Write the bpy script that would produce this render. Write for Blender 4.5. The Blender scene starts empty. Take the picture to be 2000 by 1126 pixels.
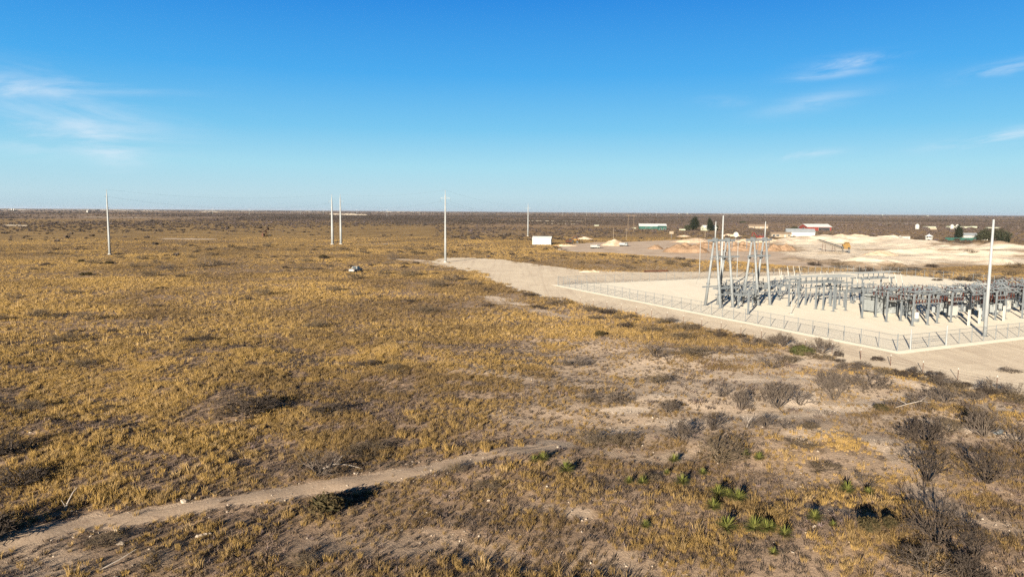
import bpy, bmesh, math, random
import numpy as np
from mathutils import Vector, Matrix
rad = math.radians
SC = bpy.context.scene
COL = SC.collection
# ------------------------------------------------------------------ camera
F = 1400.0; PITCH = math.atan(150.3/F); ROLL = rad(.405); CAMH = 20.0
fw = np.array([0, math.cos(PITCH), -math.sin(PITCH)]); rt0 = np.array([1., 0, 0])
up0 = np.array([0, math.sin(PITCH), math.cos(PITCH)])
rt = rt0*math.cos(ROLL)+up0*math.sin(ROLL); up = -rt0*math.sin(ROLL)+up0*math.cos(ROLL)
cam = bpy.data.cameras.new('camera'); cam.sensor_width = 36; cam.lens = 36*F/2000
cam.clip_start = .5; cam.clip_end = 200000
co = bpy.data.objects.new('camera', cam); COL.objects.link(co)
M = Matrix.Identity(4)
for i in range(3):
    M[i][0], M[i][1], M[i][2] = rt[i], up[i], -fw[i]
M[2][3] = CAMH
co.matrix_world = M
SC.camera = co
SC.cycles.use_denoising = False
SC.render.resolution_x, SC.render.resolution_y = 1024, 576
# ------------------------------------------------------------------ world, sun, exposure
SUN_EL, SUN_AZ = 13.0, 24.7          # sun low behind the camera, a little to its left
SKY_STRENGTH, SUN_STRENGTH, EXPOSURE = .05, 5., 1.9
SC.view_settings.view_transform = 'Standard'; SC.view_settings.look = 'None'
SC.view_settings.exposure = EXPOSURE; SC.view_settings.gamma = 1
W = bpy.data.worlds.new('World'); SC.world = W; W.use_nodes = True
def N(nt, t, **k):
    n = nt.nodes.new(t)
    for a, b in k.items():
        if a == 'ins':
            for i, v in b.items(): n.inputs[i].default_value = v
        else: setattr(n, a, b)
    return n
def L(nt, a, b): nt.links.new(a, b)
def mth(nt, op, a, b=None, c=None):
    n = nt.nodes.new('ShaderNodeMath'); n.operation = op
    for i, v in enumerate((a, b, c)):
        if v is None: continue
        if hasattr(v, 'is_linked'): nt.links.new(v, n.inputs[i])
        else: n.inputs[i].default_value = v
    return n.outputs[0]
def build_world():
    nt = W.node_tree; nt.nodes.clear()
    sky = N(nt, 'ShaderNodeTexSky', sky_type='NISHITA', sun_disc=False, sun_elevation=rad(SUN_EL), sun_rotation=rad(180+SUN_AZ))
    sky.altitude = 900; sky.air_density = 1.0; sky.dust_density = .2; sky.ozone_density = 2.0
    tc = N(nt, 'ShaderNodeTexCoord'); sp = N(nt, 'ShaderNodeSeparateXYZ'); L(nt, tc.outputs['Generated'], sp.inputs[0])
    rp = N(nt, 'ShaderNodeValToRGB'); L(nt, sp.outputs[2], rp.inputs[0]); els = rp.color_ramp.elements
    for k, (p, c) in enumerate(((0., (.45, .61, .71)), (.02, (.48, .69, .79)), (.06, (.37, .7, .85)), (.11, (.18, .56, .86)), (.18, (.06, .4, .85)), (.285, (.012, .235, .74)), (.42, (.013, .06, .17)), (1., (.01, .018, .04)))):
        e = els[k] if k < 2 else els.new(p); e.position = p; e.color = (*c, 1)
    sc = N(nt, 'ShaderNodeVectorMath', operation='SCALE', ins={3: 1/(SKY_STRENGTH*2**EXPOSURE)}); L(nt, rp.outputs[0], sc.inputs[0])
    hs = N(nt, 'ShaderNodeMixRGB', ins={0: .04}); L(nt, sc.outputs[0], hs.inputs[1]); L(nt, sky.outputs[0], hs.inputs[2])
    yy = mth(nt, 'MAXIMUM', mth(nt, 'ABSOLUTE', sp.outputs[1]), .05)
    u = mth(nt, 'DIVIDE', sp.outputs[0], yy); v = mth(nt, 'DIVIDE', sp.outputs[2], yy)
    def streak(su, sv, shear, seed, rough=.62):
        cb = N(nt, 'ShaderNodeCombineXYZ')
        L(nt, mth(nt, 'MULTIPLY', u, su), cb.inputs[0])
        L(nt, mth(nt, 'MULTIPLY', mth(nt, 'ADD', v, mth(nt, 'MULTIPLY', u, shear)), sv), cb.inputs[1])
        cb.inputs[2].default_value = seed
        n = N(nt, 'ShaderNodeTexNoise', ins={'Scale': 1., 'Detail': 7., 'Roughness': rough, 'Distortion': .7})
        L(nt, cb.outputs[0], n.inputs['Vector'])
        return n.outputs[0]
    sA = streak(3.5, 20, .05, 1.3); sB = streak(5, 34, -.12, 7.7); sC = streak(16, 60, -.1, 3.1)
    def blob(px, py, wu, wv, shear):      # soft ellipse in direction space
        cu = (px-1000)/F; cv = (412.7+.0071*(px-1000)-py)/F*1.01
        du = mth(nt, 'SUBTRACT', u, cu); dv = mth(nt, 'SUBTRACT', mth(nt, 'SUBTRACT', v, cv), mth(nt, 'MULTIPLY', du, shear))
        q = mth(nt, 'ADD', mth(nt, 'POWER', mth(nt, 'ABSOLUTE', mth(nt, 'DIVIDE', du, wu)), 2.), mth(nt, 'POWER', mth(nt, 'ABSOLUTE', mth(nt, 'DIVIDE', dv, wv)), 2.))
        return mth(nt, 'EXPONENT', mth(nt, 'MULTIPLY', q, -1.))
    def ramp(x, lo, hi):
        m = N(nt, 'ShaderNodeMapRange', ins={1: lo, 2: hi, 3: 0., 4: 1.}); m.interpolation_type = 'SMOOTHSTEP'; L(nt, x, m.inputs[0]); return m.outputs[0]
    total = None
    fineA = mth(nt, 'MULTIPLY', ramp(sA, .38, .68), mth(nt, 'ADD', .55, mth(nt, 'MULTIPLY', sC, .8)))
    fineB = mth(nt, 'MULTIPLY', ramp(sB, .36, .62), mth(nt, 'ADD', .5, mth(nt, 'MULTIPLY', sC, .9)))
    for (px, py, wu, wv, sh, amp, tex) in ((70, 215, .2, .05, -.05, .34, fineA), (180, 268, .12, .026, -.03, .38, fineA), (225, 300, .035, .02, -.3, .5, fineA), (20, 180, .12, .012, -.03, .4, fineA),
            (1640, 134, .055, .0085, .13, .6, fineB), (1590, 158, .05, .005, .1, .42, fineB), (1575, 208, .065, .011, .2, .32, fineB), (1965, 268, .1, .0085, .16, .85, fineB),
            (1950, 142, .07, .008, .2, .4, fineB), (1560, 306, .05, .0055, .1, .5, fineB), (1400, 207, .03, .006, 0., .25, fineB)):
        t = mth(nt, 'MULTIPLY', mth(nt, 'MULTIPLY', blob(px, py, wu, wv, sh), tex), amp)
        total = t if total is None else mth(nt, 'ADD', total, t)
    total = mth(nt, 'MINIMUM', total, .6)
    mx = N(nt, 'ShaderNodeMixRGB'); L(nt, total, mx.inputs[0]); L(nt, hs.outputs[0], mx.inputs[1]); mx.inputs[2].default_value = (4.2, 4.7, 5.2, 1)
    bg = N(nt, 'ShaderNodeBackground', ins={'Strength': SKY_STRENGTH}); L(nt, mx.outputs[0], bg.inputs[0])
    out = N(nt, 'ShaderNodeOutputWorld'); L(nt, bg.outputs[0], out.inputs[0])
build_world()
sl = bpy.data.lights.new('sun', 'SUN'); sl.energy = SUN_STRENGTH; sl.angle = rad(.5); sl.color = (1, .88, .7)
so = bpy.data.objects.new('sun', sl); COL.objects.link(so)
SUNDIR = Vector((-math.sin(rad(SUN_AZ))*math.cos(rad(SUN_EL)), -math.cos(rad(SUN_AZ))*math.cos(rad(SUN_EL)), math.sin(rad(SUN_EL))))
so.rotation_euler = SUNDIR.to_track_quat('Z', 'Y').to_euler()
so.location = SUNDIR*200

# ------------------------------------------------------------------ helpers
def G(x, y, z=0.):
    """where the sight line through a photograph point meets the level z"""
    d = fw*F+rt*(x-1000)+up*(563-y); t = (z-CAMH)/d[2]
    return Vector((d[0]*t, d[1]*t, z))
def PX(X, Y, Z):
    qx, qy, qz = X, Y, Z-CAMH
    w = qx*fw[0]+qy*fw[1]+qz*fw[2]; w = np.where(w < .1, .1, w)
    return 1000+F*(qx*rt[0]+qy*rt[1]+qz*rt[2])/w, 563-F*(qx*up[0]+qy*up[1]+qz*up[2])/w
RNG = np.random.default_rng(11)
_w = []
for wl, amp in ((26, .26), (17, .15), (11, .09), (7, .045), (4.5, .03)):
    for k in range(4):
        a = RNG.uniform(0, 2*math.pi); _w.append((2*math.pi/wl*RNG.uniform(.8, 1.2)*math.cos(a), 2*math.pi/wl*math.sin(a), RNG.uniform(0, 6.3), amp/2))
def poly_dist(X, Y, P, closed=True):
    """distance to a polyline and, for closed ones, whether inside"""
    X = np.asarray(X, float); Y = np.asarray(Y, float); d = np.full(X.shape, 1e9); ins = np.zeros(X.shape, bool)
    n = len(P); rng = range(n if closed else n-1)
    for i in rng:
        ax, ay = P[i][0], P[i][1]; bx, by = P[(i+1) % n][0], P[(i+1) % n][1]
        ex, ey = bx-ax, by-ay; t = np.clip(((X-ax)*ex+(Y-ay)*ey)/(ex*ex+ey*ey+1e-9), 0, 1)
        d = np.minimum(d, np.hypot(X-ax-t*ex, Y-ay-t*ey))
        if closed:
            c = ((ay > Y) != (by > Y)) & (X < (bx-ax)*(Y-ay)/((by-ay) if abs(by-ay) > 1e-9 else 1e-9)+ax); ins ^= c
    return d, ins
def gp(pts, z=0): return [G(x, y, z) for x, y in pts]
# the pad and the pale gravel that surrounds it
PA, PC = G(1090, 557), G(1752, 686)
AX = (PA-PC).normalized(); BX = Vector((AX.y, -AX.x, 0)); SUBROT = math.atan2(BX.y, BX.x)
def S(a, b, z=.07): return PC+AX*a+BX*b+Vector((0, 0, z))
PADLEN, PADW = 101.5, 122.
pad_poly = [S(0, 0, 0), S(0, PADW, 0), S(PADLEN, PADW, 0), S(PADLEN, 0, 0)]
apron_px_top = [(838, 511), (852, 505), (880, 503), (930, 503), (985, 507), (1060, 518), (1140, 527), (1240, 531), (1330, 531), (1420, 530), (1500, 531)]
apron_px_bot = [(2420, 900), (2200, 822), (2010, 779), (1880, 753), (1760, 729), (1640, 703), (1540, 679), (1440, 653), (1340, 633), (1250, 614), (1130, 592), (1060, 580), (1010, 567), (960, 547), (905, 527), (870, 517)]
apron_poly = gp(apron_px_top)+[S(PADLEN+2, PADW+3, 0), S(-20, PADW+3, 0)]+gp(apron_px_bot)
def relief_mask(X, Y):
    d, ins = poly_dist(X, Y, apron_poly); r = np.hypot(X, Y)
    return np.where(ins, 0, np.clip((d-1.5)/9, 0, 1))*np.clip((150-r)/55, 0, 1)
def hz(X, Y):
    X = np.asarray(X, float); Y = np.asarray(Y, float); h = np.zeros(X.shape)
    for kx, ky, ph, a in _w: h = h+a*np.sin(kx*X+ky*Y+ph)
    return h*relief_mask(X, Y)
def gz(x, y): return float(hz(np.array([x]), np.array([y]))[0])
def onG(px, py):
    p = G(px, py)
    for _ in range(2): p = G(px, py, gz(p.x, p.y))
    return p
class NZ:
    """smooth value noise for placing things"""
    def __init__(s, seed): s.t = np.random.default_rng(seed).random((256, 256))
    def __call__(s, X, Y, scale):
        x = np.asarray(X)/scale+1000.; y = np.asarray(Y)/scale+1000.; xi = np.floor(x).astype(int); yi = np.floor(y).astype(int)
        fx = x-xi; fy = y-yi; fx = fx*fx*(3-2*fx); fy = fy*fy*(3-2*fy); t = s.t
        a = t[xi % 256, yi % 256]; b = t[(xi+1) % 256, yi % 256]; c = t[xi % 256, (yi+1) % 256]; d = t[(xi+1) % 256, (yi+1) % 256]
        return (a*(1-fx)+b*fx)*(1-fy)+(c*(1-fx)+d*fx)*fy
N1, N2, N3 = NZ(1), NZ(2), NZ(3)

def tag(o, label=None, cat=None, group=None, kind=None):
    if label: o['label'] = label
    if cat: o['category'] = cat
    if group: o['group'] = group
    if kind: o['kind'] = kind
    return o
def empty(name, loc, rz=0, label=None, cat=None, group=None):
    o = bpy.data.objects.new(name, None); COL.objects.link(o); o.location = loc; o.rotation_euler = (0, 0, rz); o.empty_display_size = .5
    return tag(o, label, cat, group)
def copy_tree(o, parent=None):
    c = o.copy(); COL.objects.link(c)
    if parent: c.parent = parent
    for ch in [x for x in bpy.data.objects if x.parent == o]: copy_tree(ch, c)
    return c
def place(o, loc, rz=0, label=None, group=None, s=None):
    o.location = loc; o.rotation_euler = (0, 0, rz)
    if label: o['label'] = label
    if group: o['group'] = group
    if s: o.scale = (s, s, s) if not isinstance(s, tuple) else s
    return o
class MB:
    def __init__(s): s.v = []; s.f = []
    def quad(s, *p):
        n = len(s.v); s.v += [tuple(q) for q in p]; s.f.append(tuple(range(n, n+len(p)))); return s
    def box(s, c, d, rz=0, tilt=None):
        n = len(s.v); R = Matrix.Rotation(rz, 3, 'Z')
        if tilt: R = R @ Matrix.Rotation(tilt, 3, 'X')
        for sx in (-.5, .5):
            for sy in (-.5, .5):
                for sz in (-.5, .5): s.v.append(tuple(Vector(c)+R @ Vector((sx*d[0], sy*d[1], sz*d[2]))))
        for f in ((0, 1, 3, 2), (4, 6, 7, 5), (0, 4, 5, 1), (2, 3, 7, 6), (0, 2, 6, 4), (1, 5, 7, 3)): s.f.append(tuple(n+i for i in f))
        return s
    def bar(s, p0, p1, w, h=None):
        """square bar between two points"""
        h = h or w; p0, p1 = Vector(p0), Vector(p1); d = (p1-p0).normalized(); u = d.cross(Vector((0, 0, 1)))
        if u.length < .01: u = Vector((1, 0, 0))
        u.normalize(); v = u.cross(d); n = len(s.v)
        for p in (p0, p1):
            for a, b in ((-1, -1), (1, -1), (1, 1), (-1, 1)): s.v.append(tuple(p+u*a*w/2+v*b*h/2))
        s.f += [(n, n+3, n+2, n+1), (n+4, n+5, n+6, n+7)]+[(n+i, n+(i+1) % 4, n+4+(i+1) % 4, n+4+i) for i in range(4)]
        return s
    def tube(s, p0, p1, r0, r1=None, k=8, cap=True):
        r1 = r0 if r1 is None else r1; p0, p1 = Vector(p0), Vector(p1); d = (p1-p0).normalized(); u = d.cross(Vector((0, 0, 1)))
        if u.length < .01: u = Vector((1, 0, 0))
        u.normalize(); v = u.cross(d); n = len(s.v)
        for p, r in ((p0, r0), (p1, r1)):
            for i in range(k):
                a = 2*math.pi*i/k; s.v.append(tuple(p+u*r*math.cos(a)+v*r*math.sin(a)))
        s.f += [(n+i, n+k+i, n+k+(i+1) % k, n+(i+1) % k) for i in range(k)]
        if cap: s.f += [tuple(range(n, n+k)), tuple(range(n+2*k-1, n+k-1, -1))]
        return s
    def path(s, pts, r, k=6):
        for a, b in zip(pts[:-1], pts[1:]): s.tube(a, b, r, r, k)
        return s
    def lathe(s, c, prof, k=10):
        n = len(s.v)
        for r, z in prof:
            for i in range(k):
                a = 2*math.pi*i/k; s.v.append((c[0]+r*math.cos(a), c[1]+r*math.sin(a), c[2]+z))
        for j in range(len(prof)-1):
            for i in range(k): s.f.append((n+j*k+i, n+j*k+(i+1) % k, n+(j+1)*k+(i+1) % k, n+(j+1)*k+i))
        s.f += [tuple(range(n+k-1, n-1, -1)), tuple(range(n+(len(prof)-1)*k, n+len(prof)*k))]
        return s
    def stack(s, c, h, r, n=6, k=8):
        """ribbed insulator column"""
        pr = []
        for i in range(n):
            z = h*i/n; pr += [(r*.5, z), (r, z+h/n*.35), (r*.5, z+h/n*.75)]
        return s.lathe(c, pr+[(r*.45, h)], k)
    def mesh(s, name, mat, smooth=False):
        me = bpy.data.meshes.new(name); me.from_pydata([tuple(map(float, q)) for q in s.v], [], s.f); me.materials.append(mat)
        if smooth:
            me.polygons.foreach_set('use_smooth', [True]*len(me.polygons))
        me.update(); return me
    def build(s, name, mat, parent=None, smooth=False):
        o = bpy.data.objects.new(name, s.mesh(name, mat, smooth)); COL.objects.link(o)
        if parent: o.parent = parent
        return o
def np_mesh(name, V, Fc, mat, attrs=None, smooth=False):
    me = bpy.data.meshes.new(name); V = np.asarray(V, np.float32); Fc = np.asarray(Fc, np.int32); k = Fc.shape[1]
    me.vertices.add(len(V)); me.vertices.foreach_set('co', V.ravel()); me.loops.add(Fc.size); me.loops.foreach_set('vertex_index', Fc.ravel())
    me.polygons.add(len(Fc)); me.polygons.foreach_set('loop_start', np.arange(0, Fc.size, k, dtype=np.int32))
    if smooth: me.polygons.foreach_set('use_smooth', np.ones(len(Fc), bool))
    for an, av in (attrs or {}).items():
        at = me.attributes.new(an, 'FLOAT', 'POINT'); at.data.foreach_set('value', np.asarray(av, np.float32))
    me.materials.append(mat); me.update(calc_edges=True); me.validate(); return me
def link(name, me, parent=None):
    o = bpy.data.objects.new(name, me); COL.objects.link(o)
    if parent: o.parent = parent
    return o

# ------------------------------------------------------------------ materials
def new_mat(name):
    m = bpy.data.materials.new(name); m.use_nodes = True; nt = m.node_tree; nt.nodes.clear()
    out = N(nt, 'ShaderNodeOutputMaterial'); b = N(nt, 'ShaderNodeBsdfPrincipled'); b.inputs['Roughness'].default_value = .9
    b.inputs['Specular IOR Level'].default_value = .15; L(nt, b.outputs[0], out.inputs[0]); return m, nt, b
def noise(nt, vec, scale, detail=4., rough=.6, dist=0.):
    n = N(nt, 'ShaderNodeTexNoise', ins={'Scale': scale, 'Detail': detail, 'Roughness': rough, 'Distortion': dist})
    if vec is not None: L(nt, vec, n.inputs['Vector'])
    return n.outputs[0]
def mapr(nt, x, lo, hi, a=0., b=1.):
    m = N(nt, 'ShaderNodeMapRange', ins={1: lo, 2: hi, 3: a, 4: b}); L(nt, x, m.inputs[0]); return m.outputs[0]
def mix(nt, f, a, b):
    m = N(nt, 'ShaderNodeMixRGB')
    for i, v in enumerate((f, a, b)):
        if hasattr(v, 'is_linked'): L(nt, v, m.inputs[i])
        else: m.inputs[i].default_value = v if i == 0 else (*v, 1)
    return m.outputs[0]
def simple(name, c, var=.15, scale=3., rough=.8, metal=0., spec=.2, c2=None, bump=0., obj=True):
    m, nt, b = new_mat(name); tc = N(nt, 'ShaderNodeTexCoord'); v = tc.outputs['Object' if obj else 'Generated']
    n = noise(nt, v, scale, 5.); c2 = c2 or tuple(x*(1-2.2*var) for x in c)
    L(nt, mix(nt, mapr(nt, n, .35, .7), tuple(min(1, x*(1+var*.4)) for x in c), c2), b.inputs['Base Color'])
    b.inputs['Roughness'].default_value = rough; b.inputs['Metallic'].default_value = metal; b.inputs['Specular IOR Level'].default_value = spec
    if bump:
        bp = N(nt, 'ShaderNodeBump', ins={'Strength': bump, 'Distance': .3}); L(nt, noise(nt, v, scale*3, 6., .7), bp.inputs['Height']); L(nt, bp.outputs[0], b.inputs['Normal'])
    return m
MAT = {}
MAT['steel'] = simple('galvanised_steel', (.106, .119, .13), .12, 1.2, .6, 0., .3)
MAT['steel_dark'] = simple('weathered_steel', (.075, .085, .094), .15, 1.5, .6, 0, .3)
MAT['pole'] = simple('pole_steel', (.2, .213, .22), .08, .8, .6, 0, .3)
MAT['leg'] = simple('tower_leg_steel', (.145, .157, .165), .1, .8, .6, 0, .3)
MAT['concrete'] = simple('concrete', (.3, .28, .25), .12, 2.)
MAT['porcelain_brown'] = simple('brown_porcelain', (.06, .02, .014), .2, 4., .35, 0, .5)
MAT['porcelain_grey'] = simple('grey_porcelain', (.11, .125, .14), .15, 4., .4, 0, .5)
MAT['cabinet'] = simple('cabinet_paint', (.185, .2, .205), .06, 1.5, .6)
MAT['white'] = simple('white_paint', (.29, .285, .265), .05, .8, .6)
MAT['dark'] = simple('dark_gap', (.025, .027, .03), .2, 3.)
MAT['glass'] = simple('window_glass', (.03, .04, .05), .1, 2., .12, 0, .6)
MAT['rubber'] = simple('rubber', (.02, .02, .02), .2, 4.)
MAT['wood'] = simple('weathered_wood', (.14, .105, .075), .2, 3.)
MAT['yellow'] = simple('yellow_machine', (.15, .09, .02), .2, 1.5, c2=(.1, .06, .03))
MAT['rust'] = simple('rusty_steel', (.075, .035, .022), .25, 1.5)
MAT['red'] = simple('red_sheet', (.13, .028, .022), .12, .5)
MAT['green'] = simple('green_sheet', (.018, .06, .05), .12, .5)
MAT['roof_grey'] = simple('grey_roof', (.2, .22, .24), .1, .4)
MAT['roof_white'] = simple('white_roof', (.42, .43, .43), .06, .4)
MAT['roof_brown'] = simple('brown_roof', (.2, .15, .11), .15, .6)
MAT['tan_wall'] = simple('tan_wall', (.2, .165, .125), .1, .6)
MAT['mint_wall'] = simple('mint_wall', (.26, .27, .21), .06, .6)
MAT['bark'] = simple('bark', (.09, .07, .055), .2, 5.)
MAT['dead_wood'] = simple('bleached_wood', (.22, .19, .165), .15, 5.)
MAT['twig'] = simple('shrub_twigs', (.092, .073, .058), .22, 2.5, c2=(.05, .039, .032))
MAT['twig_dark'] = simple('dark_shrub_twigs', (.05, .038, .03), .2, 2.5)
MAT['twig_tan'] = simple('tan_shrub_twigs', (.1, .076, .05), .2, 2.5)
def leaf_mat(name, c, c2, trans=.2, inst=False):
    m, nt, b = new_mat(name)
    if inst:
        r = N(nt, 'ShaderNodeObjectInfo').outputs['Random']; at = N(nt, 'ShaderNodeAttribute', attribute_type='INSTANCER', attribute_name='tint').outputs['Fac']
        f = mth(nt, 'ADD', at, mth(nt, 'MULTIPLY', mth(nt, 'SUBTRACT', r, .5), .6)); f = mapr(nt, f, 0., 1.); r2 = mth(nt, 'FRACT', mth(nt, 'MULTIPLY', r, 37.7)); c = mix(nt, mapr(nt, r2, .55, .9), c, (c[0]*1.12, c[1]*1.2, c[2]*1.75))
    else:
        f = mapr(nt, noise(nt, N(nt, 'ShaderNodeTexCoord').outputs['Object'], 2.2, 3.), .35, .65)
    col = mix(nt, f, c, c2); L(nt, col, b.inputs['Base Color'])
    tr = N(nt, 'ShaderNodeBsdfTranslucent'); L(nt, col, tr.inputs[0]); ms = N(nt, 'ShaderNodeMixShader', ins={0: trans})
    L(nt, b.outputs[0], ms.inputs[1]); L(nt, tr.outputs[0], ms.inputs[2]); L(nt, ms.outputs[0], nt.nodes['Material Output'].inputs[0]); return m
MAT['grass'] = leaf_mat('dry_grass_blades', (.29, .189, .062), (.105, .071, .037), .2, True)
MAT['forb'] = leaf_mat('dead_forbs', (.115, .08, .052), (.052, .041, .032), .1, True)
MAT['scrub'] = leaf_mat('far_scrub', (.09, .067, .051), (.042, .034, .028), .1, True)
MAT['juniper'] = leaf_mat('dark_evergreen_leaves', (.028, .025, .011), (.06, .042, .02), .1)
MAT['greenbush'] = leaf_mat('olive_leaves', (.036, .042, .014), (.065, .058, .026), .15)
MAT['pine'] = leaf_mat('pine_needles', (.008, .011, .007), (.016, .02, .011), .1)
MAT['oak'] = leaf_mat('dark_tree_leaves', (.022, .026, .015), (.042, .042, .026), .12)
MAT['yucca'] = leaf_mat('yucca_blades', (.08, .092, .02), (.135, .125, .036), .15)
MAT['straw'] = leaf_mat('dead_yucca_blades', (.22, .16, .07), (.14, .1, .05), .15)
def ground_mat(name, kind):
    m, nt, b = new_mat(name); g = N(nt, 'ShaderNodeNewGeometry').outputs['Position']
    n_s = noise(nt, g, 5.5, 6., .72); n_m = noise(nt, g, .9, 5., .65, .3); n_l = noise(nt, g, .13, 4., .6)
    soil = mix(nt, mapr(nt, n_m, .35, .68), (.3, .215, .152), (.22, .152, .104))
    pale = mix(nt, mapr(nt, n_s, .4, .7), (.38, .29, .212), (.28, .205, .147))
    def lane():
        mp = N(nt, 'ShaderNodeMapping'); mp.inputs['Rotation'].default_value = (0, 0, -SUBROT); mp.inputs['Scale'].default_value = (.5, .02, 1); L(nt, g, mp.inputs['Vector']); return mapr(nt, noise(nt, mp.outputs[0], 1., 5., .65, .6), .5, .68)
    if kind == 'range':
        bare = N(nt, 'ShaderNodeAttribute', attribute_name='bare').outputs['Fac']; far = N(nt, 'ShaderNodeAttribute', attribute_name='far').outputs['Fac']; lush = N(nt, 'ShaderNodeAttribute', attribute_name='lush').outputs['Fac']
        litter = mix(nt, mapr(nt, n_s, .38, .66), (.21, .135, .06), (.09, .06, .036))
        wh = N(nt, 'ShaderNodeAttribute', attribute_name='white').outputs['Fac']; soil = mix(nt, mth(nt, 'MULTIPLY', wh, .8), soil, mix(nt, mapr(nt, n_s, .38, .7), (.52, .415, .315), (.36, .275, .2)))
        near = mix(nt, mth(nt, 'MULTIPLY', lush, mapr(nt, n_m, .28, .5)), soil, litter)
        dk = mth(nt, 'MULTIPLY', mapr(nt, noise(nt, g, 2.6, 6., .75), .55, .68), .75)
        dk = mth(nt, 'MULTIPLY', dk, mth(nt, 'SUBTRACT', 1., mth(nt, 'MULTIPLY', wh, .6))); near = mix(nt, dk, near, (.085, .064, .05))
        bb = mapr(nt, mth(nt, 'ADD', bare, mth(nt, 'MULTIPLY', mth(nt, 'SUBTRACT', n_m, .5), .8)), .3, .62)
        near = mix(nt, bb, near, pale)
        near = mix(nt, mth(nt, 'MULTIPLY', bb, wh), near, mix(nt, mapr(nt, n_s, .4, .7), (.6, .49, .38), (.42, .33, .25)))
        # mid distance: grass and brush read as one mottled surface
        m1 = noise(nt, g, .03, 8., .68, .4); m2 = noise(nt, g, .0045, 6., .6, .5); m3 = noise(nt, g, .0009, 6., .65)
        gold = mix(nt, mapr(nt, m1, .36, .64), (.3, .2, .086), (.17, .114, .058))
        brush = mix(nt, mapr(nt, m1, .4, .6), (.25, .18, .122), (.165, .118, .085))
        brush = mix(nt, mth(nt, 'MULTIPLY', mapr(nt, m3, .46, .56), .8), brush, (.26, .175, .1))
        brush = mix(nt, mth(nt, 'MULTIPLY', mapr(nt, noise(nt, g, .0035, 5., .62), .635, .67), .75), brush, (.42, .35, .27))
        farc = mix(nt, mapr(nt, mth(nt, 'ADD', far, mth(nt, 'MULTIPLY', mth(nt, 'SUBTRACT', m2, .5), .9)), .35, .65), gold, brush)
        mid = N(nt, 'ShaderNodeAttribute', attribute_name='mid').outputs['Fac']
        mid = mth(nt, 'MULTIPLY', mid, mth(nt, 'SUBTRACT', 1., mth(nt, 'MULTIPLY', bb, .9)))
        col = mix(nt, mid, near, farc)
    elif kind == 'track': col = mix(nt, mth(nt, 'MULTIPLY', mapr(nt, n_m, .5, .75), .6), pale, soil)
    elif kind == 'apron':
        col = mix(nt, mapr(nt, n_l, .35, .65), (.67, .57, .435), (.58, .485, .37)); st = noise(nt, g, .4, 6., .7, 1.)
        col = mix(nt, mth(nt, 'MULTIPLY', lane(), .5), col, (.4, .315, .24))
        col = mix(nt, mth(nt, 'MULTIPLY', mapr(nt, st, .52, .7), .55), col, (.42, .33, .25))
    elif kind == 'pad':
        pl_ = lane()
        col = mix(nt, mapr(nt, n_l, .3, .7), (.8, .73, .6), (.75, .68, .555)); col = mix(nt, mth(nt, 'MULTIPLY', mapr(nt, n_s, .5, .8), .35), col, (.52, .45, .35)); col = mix(nt, mth(nt, 'MULTIPLY', pl_, .3), col, (.58, .51, .41))
    elif kind == 'quarry':
        dirt = N(nt, 'ShaderNodeAttribute', attribute_name='dirt').outputs['Fac']; q = mth(nt, 'ADD', noise(nt, g, .075, 8., .6, .8), mth(nt, 'MULTIPLY', dirt, .34)); col = mix(nt, mapr(nt, q, .53, .74), (.6, .515, .41), (.3, .225, .155))
        col = mix(nt, mth(nt, 'MULTIPLY', mapr(nt, noise(nt, g, .16, 6., .62), .6, .72), .4), col, (.24, .18, .125))
    elif kind == 'yard':
        q = noise(nt, g, .09, 7., .65, .5); col = mix(nt, mapr(nt, q, .4, .62), (.5, .4, .31), (.38, .29, .22))
    elif kind == 'orange':
        q = noise(nt, g, .22, 7., .7, .5); col = mix(nt, mapr(nt, q, .4, .62), (.24, .165, .112), (.16, .105, .066)); col = mix(nt, mth(nt, 'MULTIPLY', mapr(nt, noise(nt, g, .6, 6., .7), .55, .66), .8), col, (.15, .09, .055))
    elif kind == 'cream':
        q = noise(nt, g, .3, 7., .7, .5); col = mix(nt, mapr(nt, q, .42, .65), (.46, .36, .27), (.3, .22, .155))
    L(nt, col, b.inputs['Base Color']); b.inputs['Roughness'].default_value = .95; b.inputs['Specular IOR Level'].default_value = .05
    st, dist = {'quarry': (.35, .25), 'yard': (.2, .06), 'orange': (.6, .4), 'cream': (.5, .25), 'range': (.6, .12), 'track': (.45, .05), 'apron': (.4, .06), 'pad': (.3, .03)}.get(kind, (.5, .5))
    bp = N(nt, 'ShaderNodeBump', ins={'Strength': st, 'Distance': dist}); L(nt, mth(nt, 'ADD', n_s, mth(nt, 'MULTIPLY', n_m, 1.5)), bp.inputs['Height']); L(nt, bp.outputs[0], b.inputs['Normal'])
    return m
for k in ('range', 'track', 'apron', 'pad', 'quarry', 'yard', 'orange', 'cream'): MAT[k] = ground_mat(k+'_ground', k)

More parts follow.
